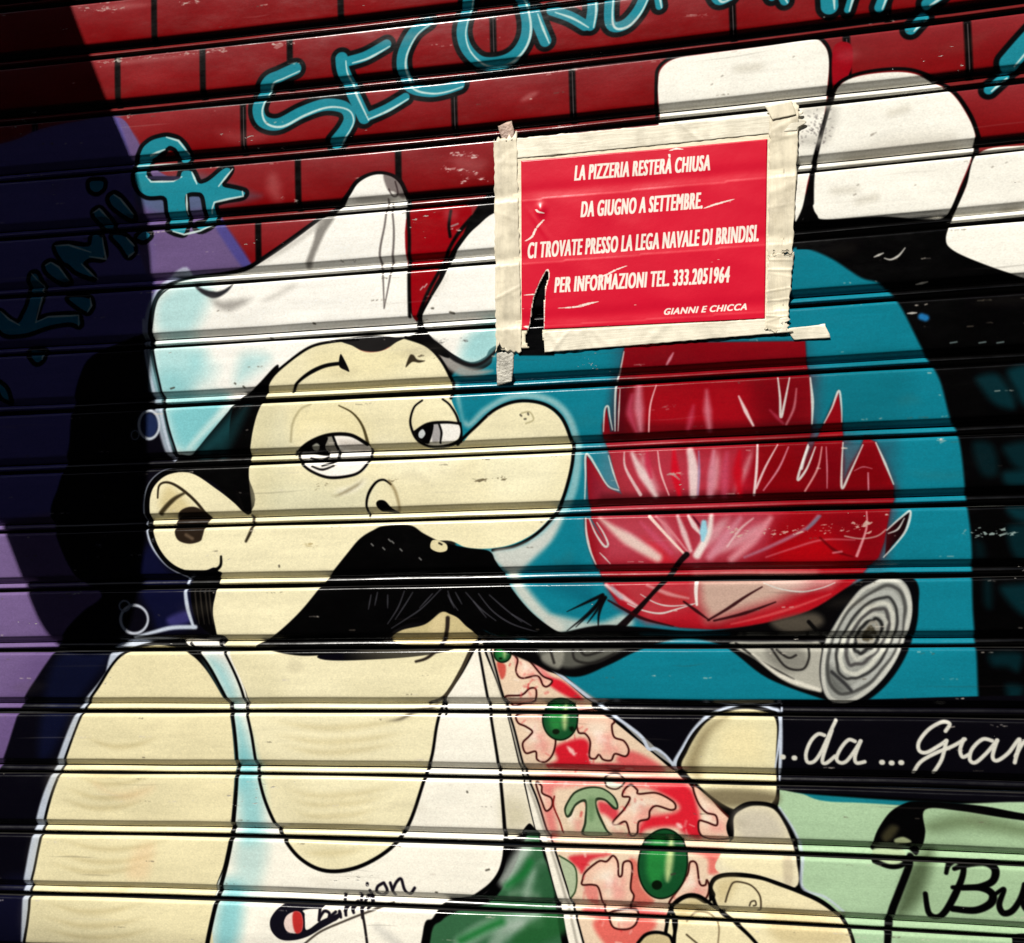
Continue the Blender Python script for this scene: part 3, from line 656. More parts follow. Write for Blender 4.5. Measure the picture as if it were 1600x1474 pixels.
# --- flames in the oven
Z = "#900,530,2.963 "
def zf(c, s, soft=3, a=1, sm=False):
    fill(c, Z + s, soft, a, sm)
def zs(c, s, w, soft=3, a=.85, fade=False):
    stroke(c, Z + s, w, soft, a, fade=fade)
rs = np.random.default_rng(5)
def flake(x, y, r, c, a):
    m = 7
    ang = np.sort(rs.uniform(0, 2 * math.pi, m))
    rad = r * rs.uniform(.35, 1.2, m)
    st = rs.uniform(1, 2.2)
    fill(c, [(x + st * q * math.cos(t), y + .7 * q * math.sin(t) - .1 * st * q * math.cos(t)) for t, q in zip(ang, rad)], 1.4, a, sm=False)
FB_ = "230,20 215,90 200,160 192,230 196,330 190,430 160,430 142,312 124,400 128,470 160,540 190,660 215,720 150,690 76,572 50,536 54,640 60,740 70,830 150,965 60,832 40,830 44,900 60,965 90,1050 130,1130 200,1230 330,1300 480,1335 640,1345 850,1330 1000,1290 1180,1220 1290,1120 1400,1010 1426,940 1452,800 1475,740 1470,680 1390,478 1340,450 1290,580 1236,690 1230,600 1236,480 1234,385 1216,240 1150,390 1110,470 1080,560 1030,655 1070,490 1088,430 1092,300 1085,190 1066,100 1060,10"
zf((20, 4, 8), FB_, 9, .9)
zf((142, 8, 20), FB_, 3)
zf((22, 6, 10), "1430,1012 1462,960 1520,900 1552,796 1500,830 1440,880 1436,930", 3)
for s, c, a, so in (("190,180 260,180 240,460 150,460", (70, 4, 14), .85, 40), ("800,180 1090,170 1090,450 860,450", (104, 4, 14), .75, 60), ("850,480 1240,480 1240,720 860,730", (124, 2, 10), .8, 60), ("1240,560 1380,500 1470,690 1250,710", (136, 2, 8), .8, 30),
                    ("340,210 780,200 800,440 340,440", (158, 8, 22), .8, 40), ("50,560 130,680 220,740 70,745", (120, 10, 30), .8, 20), ("210,520 800,510 820,720 260,740", (176, 22, 44), .8, 50), ("120,820 500,820 540,1040 120,1040", (178, 40, 60), .8, 40),
                    ("560,820 960,800 900,960 560,1030", (186, 66, 88), .85, 60), ("900,810 1440,800 1400,1020 900,1030", (146, 6, 16), .9, 50), ("930,960 1130,900 1330,980 1250,1040 930,1040", (172, 4, 14), .9, 40), ("310,930 400,960 450,1040 360,1040", (206, 8, 24), .9, 26),
                    ("140,1110 540,1110 600,1330 330,1310 190,1230", (178, 26, 40), .9, 26), ("360,1160 520,1180 520,1225 400,1232", (166, 8, 16), .9, 12), ("700,1330 900,1240 1250,1130 1330,1090 1150,1250 900,1330", (176, 18, 30), .95, 20)):
    zf(c, s, so, a)
zf((206, 192, 172), "556,1100 800,1085 1100,1090 1050,1150 930,1215 800,1255 660,1300 610,1300 570,1220", 34, .85)
zf((226, 196, 186), "860,1090 1240,1100 1180,1150 1040,1172 900,1150", 18, .6)
for s in ("120,480 420,480 520,1040 130,1040 60,850", "540,800 900,800 760,1040 560,1040", "420,500 760,500 700,740 480,740"):
    zf((196, 122, 132), s, 60, .30)
zf((196, 120, 120), "180,1120 560,1120 560,1240 330,1300", 30, .3)
zf((70, 4, 10), "200,390 1100,380 1100,450 160,470", 16, .5); zf((60, 4, 10), "120,715 1470,690 1470,740 90,770", 14, .45)
for s in ("190,30 1060,20 1090,180 200,190", "1000,480 1470,480 1470,740 1100,730", "1150,800 1450,800 1400,1040 1250,1040"):
    zf((86, 4, 16), s, 50, .32)
for s, w in (("300,500 330,620 400,740", 46), ("530,500 545,620 560,740", 40), ("660,500 650,620 640,740", 34), ("830,480 780,620 720,740", 26), ("560,1000 640,900 720,810", 50), ("600,1010 760,930 900,830", 44), ("180,860 280,940 400,1010", 40), ("480,1000 430,900 380,810", 30)):
    stroke((222, 176, 182), Z + s, (w * .12, w * .34, w * .16), 12, .6, fade=True)
PK, PW, PB = (212, 140, 156), (232, 212, 210), (196, 76, 104)
for s, c, w, so, a in (("292,225 290,300 300,420", PK, (20, 34, 16), 26, .7), ("372,215 345,310 338,430", (226, 170, 172), (4, 6, 5), 4, .9), ("606,240 610,330 620,420", PK, (6, 26, 14), 22, .6), ("545,310 530,380 520,420", PB, (6, 20, 12), 20, .5), ("755,265 790,340 822,400", PW, (5, 13, 7), 7, .8),
                       ("900,330 930,360 960,390", PB, (4, 10, 6), 12, .5), ("1022,230 1010,320 975,395", (196, 120, 130), (4, 8, 6), 8, .7), ("450,65 436,90 420,118", PK, (4, 10, 6), 8, .8), ("260,260 250,340 280,430", PB, (10, 24, 8), 20, .6),
                       ("225,525 232,600 300,720", PW, (4, 10, 12), 6, .7), ("262,530 300,610 370,725", PW, (12, 30, 16), 16, .75), ("380,520 395,620 432,722", (226, 170, 172), (4, 7, 4), 4, .9), ("330,520 335,580 350,640", (196, 40, 70), (6, 22, 8), 16, .7), ("530,520 545,600 545,720", PW, (24, 34, 26), 14, .75),
                       ("570,520 572,620 566,720", (150, 150, 186), (4, 9, 6), 8, .6), ("455,520 462,620 480,720", (206, 12, 34), (10, 30, 14), 14, .8), ("640,520 630,620 622,720", PK, (12, 26, 22), 16, .7), ("700,530 690,620 690,725", PB, (10, 26, 20), 22, .6), ("842,490 838,600 826,722", PW, (7, 9, 8), 6, .85), ("935,490 880,590 836,690", (226, 196, 196), (4, 7, 8), 5, .8),
                       ("985,500 940,600 870,700", PK, (4, 7, 4), 6, .75), ("760,520 750,600 760,720", (190, 10, 28), (10, 30, 16), 18, .8), ("1140,500 1120,600 1062,704", (206, 140, 140), (4, 7, 6), 5, .8), ("1160,500 1164,600 1164,690", PK, (3, 5, 3), 5, .7), ("1354,620 1356,700", PK, (4, 5, 4), 5, .8), ("1290,610 1330,592 1372,600", PK, (2, 4, 2), 5, .6),
                       ("110,830 200,900 260,940 376,1012", (226, 200, 190), (6, 40, 30), 22, .8), ("340,822 420,910 506,1000", (236, 206, 196), (12, 9, 8), 5, .9), ("370,822 440,890 522,992", (210, 120, 130), (9, 9, 6), 5, .8), ("300,850 380,930 440,990", PB, (8, 22, 14), 16, .6), ("470,820 500,900 530,980", PW, (10, 20, 12), 12, .7), ("520,820 550,870 575,900", PW, (10, 18, 8), 8, .8),
                       ("540,820 570,860 590,890", (90, 10, 30), (5, 8, 3), 5, .8), ("626,820 612,900 560,1000", (236, 226, 220), (14, 22, 26), 14, .8), ("592,850 590,890 586,930", (150, 206, 224), (18, 26, 12), 10, .9), ("760,830 690,920 620,1010", PK, (10, 34, 22), 24, .7), ("900,830 830,920 720,1020", (222, 150, 160), (14, 30, 22), 22, .7), ("820,830 760,880 700,960", PW, (4, 9, 4), 8, .6),
                       ("1120,820 1060,880 900,960 780,1010", (170, 110, 130), (10, 12, 8), 10, .7), ("1130,820 1100,850 1070,880", (110, 110, 130), (8, 12, 8), 8, .7), ("1290,930 1140,930 1000,970 880,1010", (206, 110, 120), (3, 6, 4), 8, .6), ("1346,800 1344,880 1300,1004", (214, 140, 146), (4, 7, 9), 5, .8), ("1130,920 1200,980 1280,1008", (96, 2, 8), (6, 10, 4), 8, .8), ("1190,990 1230,984", (206, 120, 130), 8, 6, .7),
                       ("140,1140 210,1190 290,1240", PW, (12, 18, 8), 10, .7), ("330,1140 430,1180 520,1200", (214, 150, 150), (8, 14, 6), 10, .7), ("560,1120 556,1170 560,1230", (236, 226, 220), (14, 12, 8), 6, .9), ("170,1150 190,1180 210,1200", (150, 160, 176), 16, 12, .5), ("720,1320 850,1290 1020,1240 1180,1180", (206, 90, 90), (4, 10, 4), 8, .6)):
    zs(c, s, [v * 1.35 / 2.963 for v in w] if isinstance(w, tuple) else w / 2.963, so / 2.963 * 1.5, min(a * 1.15, 1))
PAL = (216, 220, 214)
for s, w in (("222,60 208,130 188,210 182,300 182,425", 10), ("205,230 200,330 196,425", 7), ("128,428 134,330 150,312 158,360 170,420", 9), ("42,740 46,640 46,540 66,545 100,600 150,680 200,700", 11), ("152,540 175,620 200,690", 8), ("44,830 48,900 66,980 92,1044", 12), ("62,834 90,900 130,958 148,950 128,900 96,850", 11), ("110,990 130,1010 158,1040", 7),
             ("936,180 946,270 950,360 966,300 990,180", 13), ("1086,180 1096,290 1094,395", 14), ("1150,390 1186,320 1218,240 1230,310 1232,384", 10), ("1076,490 1040,600 1030,652 1070,600 1110,500", 12), ("1238,480 1232,590 1234,690 1270,620 1330,490", 11), ("1390,480 1430,570 1472,672", 11),
             ("1440,884 1500,830 1548,798 1530,880 1480,950 1424,1010", 11), ("1446,900 1490,880 1520,830", 8), ("240,1226 310,1256 390,1270 470,1250 560,1222", 9), ("300,1182 370,1222 440,1236 540,1228", 7), ("870,1130 950,1158 1050,1170 1140,1152 1200,1128", 7)):
    w /= 2.963
    zs(PAL, s, (w * .5, w, w * .45), 2.6, .9)
for s in ("1076,500 1056,560 1046,600",):
    zs((232, 236, 232), s, 4, 3, .8)
zf((60, 100, 116), "1244,490 1320,490 1280,570 1244,640", 8, .8)
zs((14, 6, 8), "512,998 478,1034 430,1100 372,1160 290,1250 230,1310 170,1370", (9, 6, 13), 3, .97)
for s in ("612,1302 700,1250 790,1190 862,1148", "640,1304 780,1270 925,1218", "500,1216 560,1260 618,1302", "150,1210 300,1290 450,1330"):
    zs((40, 6, 10), s, (3, 5, 2), 3, .9)
zs((170, 166, 156), "480,650 450,626 425,628", (2, 4, 2), 3, .7)
for i in range(80):
    x = (1150, 1205, 1245, 1300, 1345)[i % 5] + rs.normal(0, 13)
    flake(x, 832 - (x - 1150) * .035 + rs.normal(0, 5), .6 + rs.exponential(1.1), (206, 176, 162), .85)
stroke((196, 170, 160), "1320,838 1345,842 1370,838 1384,828", 2, 2, .8)
for i in range(26):
    flake(1505 + rs.random() * 80, 833 + rs.normal(0, 4), .8 + rs.exponential(1.3), (150, 170, 165), .85)

# --- logs
fill((6, 5, 6), "760,1002 830,1000 930,978 1000,980 1110,986 1250,960 1330,915 1380,896 1430,906 1434,950 1412,1010 1370,1070 1320,1102 1290,1094 1200,1060 1130,1010 1060,1000 1000,1016 950,1040 900,1058 850,1044", 4)
fill((96, 96, 88), "870,1014 960,1012 980,1012 940,1030 890,1044 850,1030 840,1014", 10, .9); fill((150, 148, 136), "848,1024 880,1018 874,1045 850,1036", 8, .8)
for s in ("895,1014 900,1032 930,1036 960,1022", "905,1012 915,1024 940,1018", "860,1016 866,1036"):
    stroke((34, 32, 30), s, 4, 4, .9)
for s in ("942,930 920,940 886,956", "943,934 918,960 886,986", "946,934 930,958 918,974", "944,936 936,960 935,986", "940,932 930,950 900,980"):
    stroke((8, 6, 8), s, (6, 4, 1), 3, .95)
fill((172, 170, 158), "1140,1006 1186,1004 1260,1004 1284,1010 1286,1074 1274,1080 1230,1066 1180,1030", 5)
fill((116, 114, 106), "1200,1010 1250,1012 1262,1040 1230,1050 1200,1030", 14, .7)
for s in ("1206,1014 1228,1042 1254,1046 1264,1030 1264,1014", "1214,1016 1232,1028 1244,1024", "1150,1006 1190,1034 1240,1062"):
    stroke((34, 32, 30), s, 3.5, 3, .9)
stroke((226, 222, 208), "1176,1022 1220,1056 1280,1078", (3, 7, 5), 5, .9)
fill((92, 84, 72), "1205,972 1270,958 1285,975 1240,992", 14, .8)
stroke((10, 8, 8), "1264,972 1284,994 1300,1010", 6, 3)
A, B, RR = 108, 54, -62
fill((5, 5, 8), ell(1358, 1000, A + 6, B + 9, RR), 4)
fill((150, 152, 146), ell(1356, 1000, A, B, RR), 3)
for f, c, w in ((.97, (206, 206, 196), 6), (.86, (70, 70, 68), 5), (.76, (176, 178, 172), 7), (.66, (40, 40, 40), 4), (.56, (206, 206, 194), 6), (.46, (66, 64, 64), 5), (.37, (190, 190, 180), 5), (.28, (22, 22, 22), 5), (.19, (150, 146, 134), 5), (.09, (60, 54, 40), 6)):
    e = np.array(ell(1353 + (1 - f) * 6, 1002 - (1 - f) * 12, A * f, B * f, RR + (1 - f) * 6))
    e += rs.normal(0, 1.2, e.shape)
    stroke(c, e, w, 4, .9, closed=True)
fill((50, 52, 50), "1295,1040 1315,1060 1330,1078 1310,1082 1296,1068", 14, .5)
stroke((34, 34, 36), "1300,1050 1320,1068 1330,1079", 5, 4, .8)

# --- pale rubbed haze on the bricks
for s, w, a in (("424,262 430,300 444,320", 26, .30), ("330,205 380,215 440,205", 22, .22), ("700,245 740,260 770,250", 30, .28), ("810,160 830,150 846,142", 10, .4), ("560,70 640,58 700,50", 16, .2), ("130,14 190,10 250,6", 12, .3), ("150,104 230,94 320,86", 10, .3), ("860,110 960,98 1020,90", 10, .25), ("1300,90 1350,84", 20, .2), ("930,40 1040,30", 18, .18), ("690,330 720,340", 22, .25)):
    stroke((206, 150, 146), s, (w * .4, w, w * .3), w * .9, a, fade=True)
# --- knocks, chips and scrapes
def chips(x0, x1, y0, y1, m, c=(205, 192, 182), a=.85, s=1.0):
    k_ = max(2, m // 6)
    ce = rs.random(k_)
    for _ in range(int(m * 1.5)):
        t = np.clip(ce[rs.integers(k_)] + rs.normal(0, .05), 0, 1)
        flake(x0 + (x1 - x0) * t, y0 + (y1 - y0) * t + rs.normal(0, 1.8), (.5 + rs.exponential(.9)) * s, c, a * rs.uniform(.4, 1))
chips(120, 320, 18, 2, 40); chips(150, 350, 100, 78, 60); chips(400, 480, 73, 66, 14); chips(676, 780, 36, 30, 10, a=.6)
chips(690, 768, 238, 246, 26, (226, 206, 200)); chips(690, 768, 262, 276, 26, (226, 206, 200)); chips(700, 768, 285, 280, 16, (236, 226, 220)); chips(440, 470, 308, 316, 10); chips(200, 236, 182, 178, 8); chips(830, 1030, 118, 95, 12, a=.5); chips(1040, 1120, 30, 20, 10, a=.4)
chips(1355, 1400, 36, 30, 8, a=.5); chips(700, 718, 352, 358, 6); chips(140, 240, 852, 845, 14, (120, 124, 130), .6); chips(560, 640, 752, 750, 10, (110, 96, 70), .7); chips(480, 520, 765, 755, 8, (110, 96, 70), .6)
chips(720, 860, 752, 742, 14, (96, 84, 60), .8); chips(420, 500, 850, 852, 16, (170, 150, 100), .6); chips(850, 920, 603, 600, 10, (180, 140, 120), .6); chips(1020, 1090, 636, 632, 8, (170, 110, 110), .6)
chips(1040, 1120, 742, 738, 12, (200, 170, 160), .7); chips(650, 700, 556, 560, 10, (90, 80, 60), .7)
chips(1455, 1490, 690, 686, 6); chips(1320, 1420, 476, 472, 8, (170, 170, 160), .5)
chips(680, 760, 535, 528, 18, (80, 76, 74), .5); chips(660, 800, 515, 506, 10, (240, 240, 236), .9, 1.6); chips(530, 560, 408, 406, 6, (60, 56, 50), .8)
for x, y in ((380, 604), (368, 600), (272, 606), (420, 466 + 62), (489, 505), (677, 482), (703, 488), (683, 1395), (730, 1237), (760, 1360), (820, 655), (826, 648), (815, 650), (436, 884), (1055, 1365)):
    stroke((60, 56, 46), [(x, y), (x + rs.normal(0, 3), y + rs.normal(0, 2))], 3, 2.5, .8, sm=False)
stroke((150, 140, 100), "815,646 828,644 834,656 822,662", 2, 3, .7)
PLANE = True
for k in range(-1, 17):
    for _ in range(34):                                     # rubbed flecks along the proud upper edge of each slat
        x, z = rs.uniform(AX0, AX1), -(k + rs.choice((.015, .03, .05, .36, .40, .66))) * P + rs.normal(0, .0008)
        c = (214, 204, 190) if rs.random() < .6 else (96, 88, 76)
        m = rs.integers(1, 5)
        for q in range(m):
            xx = x + rs.normal(0, .006)
            L = rs.exponential(.0016) + .0005
            stroke(c, [(xx, z), (xx + L, z + rs.normal(0, .0004))], rs.uniform(.7, 1.9), 1.6, rs.uniform(.25, .75), sm=False)
    for _ in range(5):                                      # long faint scratches and dusty drags
        x, z, L = rs.uniform(AX0, AX1), -(k + rs.uniform(.03, .66)) * P, rs.uniform(.03, .14)
        stroke((190, 182, 170) if rs.random() < .5 else (70, 64, 58), [(x, z), (x + L * .5, z + rs.normal(0, .001)), (x + L, z + rs.normal(0, .002))], (.5, rs.uniform(.8, 2.4), .5), 2, rs.uniform(.1, .3), fade=True)
    for _ in range(3):                                      # greasy smears
        x, z, L = rs.uniform(AX0, AX1), -(k + rs.uniform(.05, .6)) * P, rs.uniform(.03, .10)
        stroke((120, 108, 88), [(x, z), (x + L * .5, z + rs.normal(0, .006)), (x + L, z + rs.normal(0, .008))], (6, rs.uniform(10, 24), 5), 16, rs.uniform(.05, .14), fade=True)
PLANE = False
# the patch behind the tear in the notice, painted black for its shade
fill((4, 4, 5), "812,556 812,420 866,420 866,556", 3, sm=False)


# ------------------------------------------------------------------ helpers for the scene
def tag(o, label=None, cat=None, group=None, kind=None):
    for k, v in (('label', label), ('category', cat), ('group', group), ('kind', kind)):
        if v:
            o[k] = v
    return o

def empty(name, loc=(0, 0, 0)):
    o = bpy.data.objects.new(name, None)
    o.location = loc
    o.empty_display_size = .1
    col.objects.link(o)
    return o

def mesh_obj(name, verts, faces, mat, parent=None, smooth_=False, uv=None, origin=(0, 0, 0)):
    me = bpy.data.meshes.new(name)
    me.from_pydata([tuple(v) for v in verts], [], faces)
    me.materials.append(mat)
    if uv is not None:
        lay = me.uv_layers.new(name="paint")
        li = np.zeros(len(me.loops), np.int32)
        me.loops.foreach_get("vertex_index", li)
        lay.data.foreach_set("uv", np.asarray(uv, np.float32)[li].ravel())
    if smooth_:
        me.polygons.foreach_set("use_smooth", [True] * len(me.polygons))
    me.update()
    o = bpy.data.objects.new(name, me)
    col.objects.link(o)
    if parent:
        o.parent = parent
        o.matrix_parent_inverse = parent.matrix_basis.inverted()
    return o

def boxes(bl):
    V, F = [], []
    for (x0, y0, z0, x1, y1, z1) in bl:
        b = len(V)
        V += [(x0, y0, z0), (x1, y0, z0), (x1, y1, z0), (x0, y1, z0), (x0, y0, z1), (x1, y0, z1), (x1, y1, z1), (x0, y1, z1)]
        F += [tuple(b + i for i in f) for f in ((0, 3, 2, 1), (4, 5, 6, 7), (0, 1, 5, 4), (1, 2, 6, 5), (2, 3, 7, 6), (3, 0, 4, 7))]
    return V, F

def material(name, c=(.5, .5, .5), rough=.5, spec=.5, noise=0, nscale=8, bump=0, bscale=40, metal=0):
    m = bpy.data.materials.new(name)
    m.use_nodes = True
    n, l = m.node_tree.nodes, m.node_tree.links
    b = n["Principled BSDF"]
    b.inputs["Base Color"].default_value = (*c, 1)
    b.inputs["Roughness"].default_value = rough
    b.inputs["Specular IOR Level"].default_value = spec
    b.inputs["Metallic"].default_value = metal
    tc = n.new("ShaderNodeTexCoord")
    if noise:
        t = n.new("ShaderNodeTexNoise")
        t.inputs["Scale"].default_value = nscale
        t.inputs["Detail"].default_value = 8
        l.new(tc.outputs["Object"], t.inputs["Vector"])
        r = n.new("ShaderNodeMapRange")
        r.inputs[1].default_value, r.inputs[2].default_value = .3, .7
        r.inputs[3].default_value, r.inputs[4].default_value = 1 - noise, 1 + noise
        l.new(t.outputs[0], r.inputs[0])
        h = n.new("ShaderNodeHueSaturation")
        h.inputs["Color"].default_value = (*c, 1)
        l.new(r.outputs[0], h.inputs["Value"])
        l.new(h.outputs[0], b.inputs["Base Color"])
    if bump:
        t2 = n.new("ShaderNodeTexNoise")
        t2.inputs["Scale"].default_value = bscale
        t2.inputs["Detail"].default_value = 5
        l.new(tc.outputs["Object"], t2.inputs["Vector"])
        bp = n.new("ShaderNodeBump")
        bp.inputs["Strength"].default_value = bump
        bp.inputs["Distance"].default_value = .002
        l.new(t2.outputs[0], bp.inputs["Height"])
        l.new(bp.outputs[0], b.inputs["Normal"])
    return m

# ------------------------------------------------------------------ painted metal of the shutter
ALB = 0.82
gr = np.random.default_rng(4)
grain = gr.normal(0, 1, (CH, CW)).astype(np.float32)
grain = (grain + np.roll(grain, 1, 1) + np.roll(grain, 1, 0) + np.roll(grain, -1, 1)) / 2
CAN *= (1 + .022 * grain)[..., None]
del grain
img = bpy.data.images.new("mural_paint", CW, CH, alpha=False, float_buffer=False)
buf = np.ones((CH, CW, 4), np.float32)
buf[..., :3] = enc(dec(np.clip(CAN, 0, 1)) * ALB)[::-1]
img.pixels.foreach_set(buf.ravel())
img.update()
img.pack()
del buf

pm = bpy.data.materials.new("painted_shutter_metal")
pm.use_nodes = True
n, l = pm.node_tree.nodes, pm.node_tree.links
bs = n["Principled BSDF"]
uvn = n.new("ShaderNodeUVMap"); uvn.uv_map = "paint"
it = n.new("ShaderNodeTexImage"); it.image = img; it.interpolation = 'Cubic'; it.extension = 'EXTEND'
l.new(uvn.outputs[0], it.inputs[0])
tc = n.new("ShaderNodeTexCoord")
# cloudy dust and paint unevenness
nz = n.new("ShaderNodeTexNoise"); nz.inputs["Scale"].default_value = 9; nz.inputs["Detail"].default_value = 9; nz.inputs["Roughness"].default_value = .65
mp = n.new("ShaderNodeMapping"); mp.inputs["Scale"].default_value = (1, 1, 2.2)
l.new(tc.outputs["Object"], mp.inputs[0]); l.new(mp.outputs[0], nz.inputs["Vector"])
mr = n.new("ShaderNodeMapRange"); mr.inputs[1].default_value, mr.inputs[2].default_value = .3, .72
mr.inputs[3].default_value, mr.inputs[4].default_value = .90, 1.05
l.new(nz.outputs[0], mr.inputs[0])
hs = n.new("ShaderNodeHueSaturation")
sn = n.new("ShaderNodeTexNoise"); sn.inputs["Scale"].default_value = 22; sn.inputs["Detail"].default_value = 8; sn.inputs["Roughness"].default_value = .7
mp3 = n.new("ShaderNodeMapping"); mp3.inputs["Scale"].default_value = (.35, 1, 4.5)
l.new(tc.outputs["Object"], mp3.inputs[0]); l.new(mp3.outputs[0], sn.inputs["Vector"])
sr = n.new("ShaderNodeMapRange"); sr.inputs[1].default_value, sr.inputs[2].default_value = .32, .6
sr.inputs[3].default_value, sr.inputs[4].default_value = .93, 1.01
l.new(sn.outputs[0], sr.inputs[0])
gm = n.new("ShaderNodeMath"); gm.operation = 'MULTIPLY'
l.new(mr.outputs[0], gm.inputs[0]); l.new(sr.outputs[0], gm.inputs[1])
l.new(it.outputs[0], hs.inputs["Color"]); l.new(gm.outputs[0], hs.inputs["Value"])
# small chips down to the grey primer
ch = n.new("ShaderNodeTexNoise"); ch.inputs["Scale"].default_value = 210; ch.inputs["Detail"].default_value = 3
mp2 = n.new("ShaderNodeMapping"); mp2.inputs["Scale"].default_value = (.45, 1, 1.2)
l.new(tc.outputs["Object"], mp2.inputs[0]); l.new(mp2.outputs[0], ch.inputs["Vector"])
cl = n.new("ShaderNodeTexNoise"); cl.inputs["Scale"].default_value = 7; cl.inputs["Detail"].default_value = 4
l.new(mp.outputs[0], cl.inputs["Vector"])
ad = n.new("ShaderNodeMath"); ad.operation = 'MULTIPLY'
l.new(ch.outputs[0], ad.inputs[0]); l.new(cl.outputs[0], ad.inputs[1])
cr = n.new("ShaderNodeMapRange"); cr.inputs[1].default_value, cr.inputs[2].default_value = .452, .475
l.new(ad.outputs[0], cr.inputs[0])
mx = n.new("ShaderNodeMixRGB"); mx.inputs[2].default_value = (.33, .31, .28, 1)
ml = n.new("ShaderNodeMath"); ml.operation = 'MULTIPLY'; ml.inputs[1].default_value = .75
l.new(cr.outputs[0], ml.inputs[0]); l.new(ml.outputs[0], mx.inputs[0])
l.new(hs.outputs[0], mx.inputs[1])
l.new(mx.outputs[0], bs.inputs["Base Color"])
rr = n.new("ShaderNodeMapRange"); rr.inputs[1].default_value, rr.inputs[2].default_value = .35, .65
rr.inputs[3].default_value, rr.inputs[4].default_value = .15, .25
gn = n.new("ShaderNodeTexNoise"); gn.inputs["Scale"].default_value = 16; gn.inputs["Detail"].default_value = 6; gn.inputs["Roughness"].default_value = .7
l.new(mp.outputs[0], gn.inputs["Vector"])
l.new(gn.outputs[0], rr.inputs[0]); l.new(rr.outputs[0], bs.inputs["Roughness"])
bs.inputs["Specular IOR Level"].default_value = .24
bn = n.new("ShaderNodeTexNoise"); bn.inputs["Scale"].default_value = 26; bn.inputs["Detail"].default_value = 7; bn.inputs["Roughness"].default_value = .55
l.new(mp.outputs[0], bn.inputs["Vector"])
bp = n.new("ShaderNodeBump"); bp.inputs["Strength"].default_value = .08; bp.inputs["Distance"].default_value = .004
l.new(bn.outputs[0], bp.inputs["Height"])
bp2 = n.new("ShaderNodeBump"); bp2.inputs["Strength"].default_value = .5; bp2.inputs["Distance"].default_value = .0006; bp2.invert = True
l.new(cr.outputs[0], bp2.inputs["Height"]); l.new(bp.outputs[0], bp2.inputs["Normal"])
l.new(bp2.outputs[0], bs.inputs["Normal"])

# ------------------------------------------------------------------ roller shutter
SX0, SX1 = -1.34, 0.68
shutter = tag(empty('roller_shutter', (-.33, 0, Z0 - 1.45)), "closed metal roller shutter painted with a cartoon moustached cook, fire and brick mural", "roller shutter")
NXC = 190
xs = np.linspace(SX0, SX1, NXC)
# profile: (fraction of the pitch downward, millimetres out from the face)
SLAT = [(-.043, -12), (-.0415, -6.8), (-.0385, -4.6), (-.032, -2.7), (-.020, -1.2), (-.006, -.4), (.006, -.12), (.022, 0), (.08, .1), (.15, .2), (.25, .28), (.35, .3), (.45, .28), (.55, .2), (.65, .05),
        (.682, -.1), (.694, -.35), (.703, -.9), (.712, -1.55), (.74, -3.2), (.768, -4.9), (.788, -6.4), (.798, -7.6), (.806, -9.4), (.810, -13.5), (.97, -13.5)]
RIB = [(.8125, -12), (.8135, -8.2), (.818, -6.2), (.826, -5.4), (.843, -4.5), (.858, -3.8), (.868, -3.45), (.877, -3.4), (.884, -3.7), (.891, -4.5), (.904, -6.0), (.916, -7.8), (.924, -9.6), (.928, -12.5)]
dr = np.random.default_rng(21)

def strip(prof, k, dy, tilt, du, dents=(), dz=0.0):
    V, UV = [], []
    for t, o in prof:
        z = -(k + t) * P + dz
        for x in xs:
            wob = .0006 * math.sin(3.1 * x + k * 1.7) + .0004 * math.sin(9 * x + k) + .00018 * math.sin(31 * x + 2.3 * k)
            y = -BOW * x * x - o / 1000 + dy + tilt * (t - .5) * .01 + .0005 * math.sin(5.3 * x + 2.1 * k) + .00022 * math.sin(23 * x + 1.3 * k)
            for (dx_, dt_, rx_, rt_, am_) in dents:
                y += am_ * math.exp(-((x - dx_) / rx_) ** 2 - ((t - dt_) / rt_) ** 2)
            V.append((x, y, Z0 + z + wob))
            UV.append(((x + du - AX0) / (AX1 - AX0), (z + wob - AZ0) / (AZ1 - AZ0)))
    F = []
    for i in range(len(prof) - 1):
        for j in range(NXC - 1):
            a = i * NXC + j
            F.append((a, a + NXC, a + NXC + 1, a + 1))
    return V, F, UV

# joint recesses without spray paint, coloured near-black for the shade in the gaps
gap_shade = material('joint_shade', (.012, .011, .010), .8, .25, .4, 60, .4, 120)
def shade_joints(o, prof, test):
    o.data.materials.append(gap_shade)
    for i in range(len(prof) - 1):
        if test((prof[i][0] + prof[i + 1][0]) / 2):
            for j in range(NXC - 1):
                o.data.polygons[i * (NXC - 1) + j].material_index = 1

for k in range(-1, 17):
    dy, tl = random.uniform(-.0004, .0004), random.uniform(-.04, .04)
    dents = [(dr.uniform(SX0, SX1), dr.uniform(-.05, .75), dr.uniform(.012, .06), dr.uniform(.08, .3), dr.uniform(-.0005, .0013)) for _ in range(10)]
    V, F, UV = strip(SLAT, k, dy, tl, random.uniform(-.0006, .0006), dents)
    s = mesh_obj('slat', V, F, pm, shutter, True, UV)
    shade_joints(s, SLAT, lambda t: t > .801 or t < -.0375)
    V, F, UV = strip(RIB, k, dy + random.uniform(-.0004, .0004), 0, random.uniform(-.0010, .0010), [(dr.uniform(SX0, SX1), .88, dr.uniform(.01, .04), .1, dr.uniform(-.0002, .0008)) for _ in range(6)], dr.uniform(-.0007, .0007))
    r = mesh_obj('hinge_rib', V, F, pm, s, True, UV)
    shade_joints(r, RIB, lambda t: t < .815 or t > .905)
steel = material('galvanised_steel', (.32, .33, .34), .45, .5, .15, 30, .2, 60, .7)
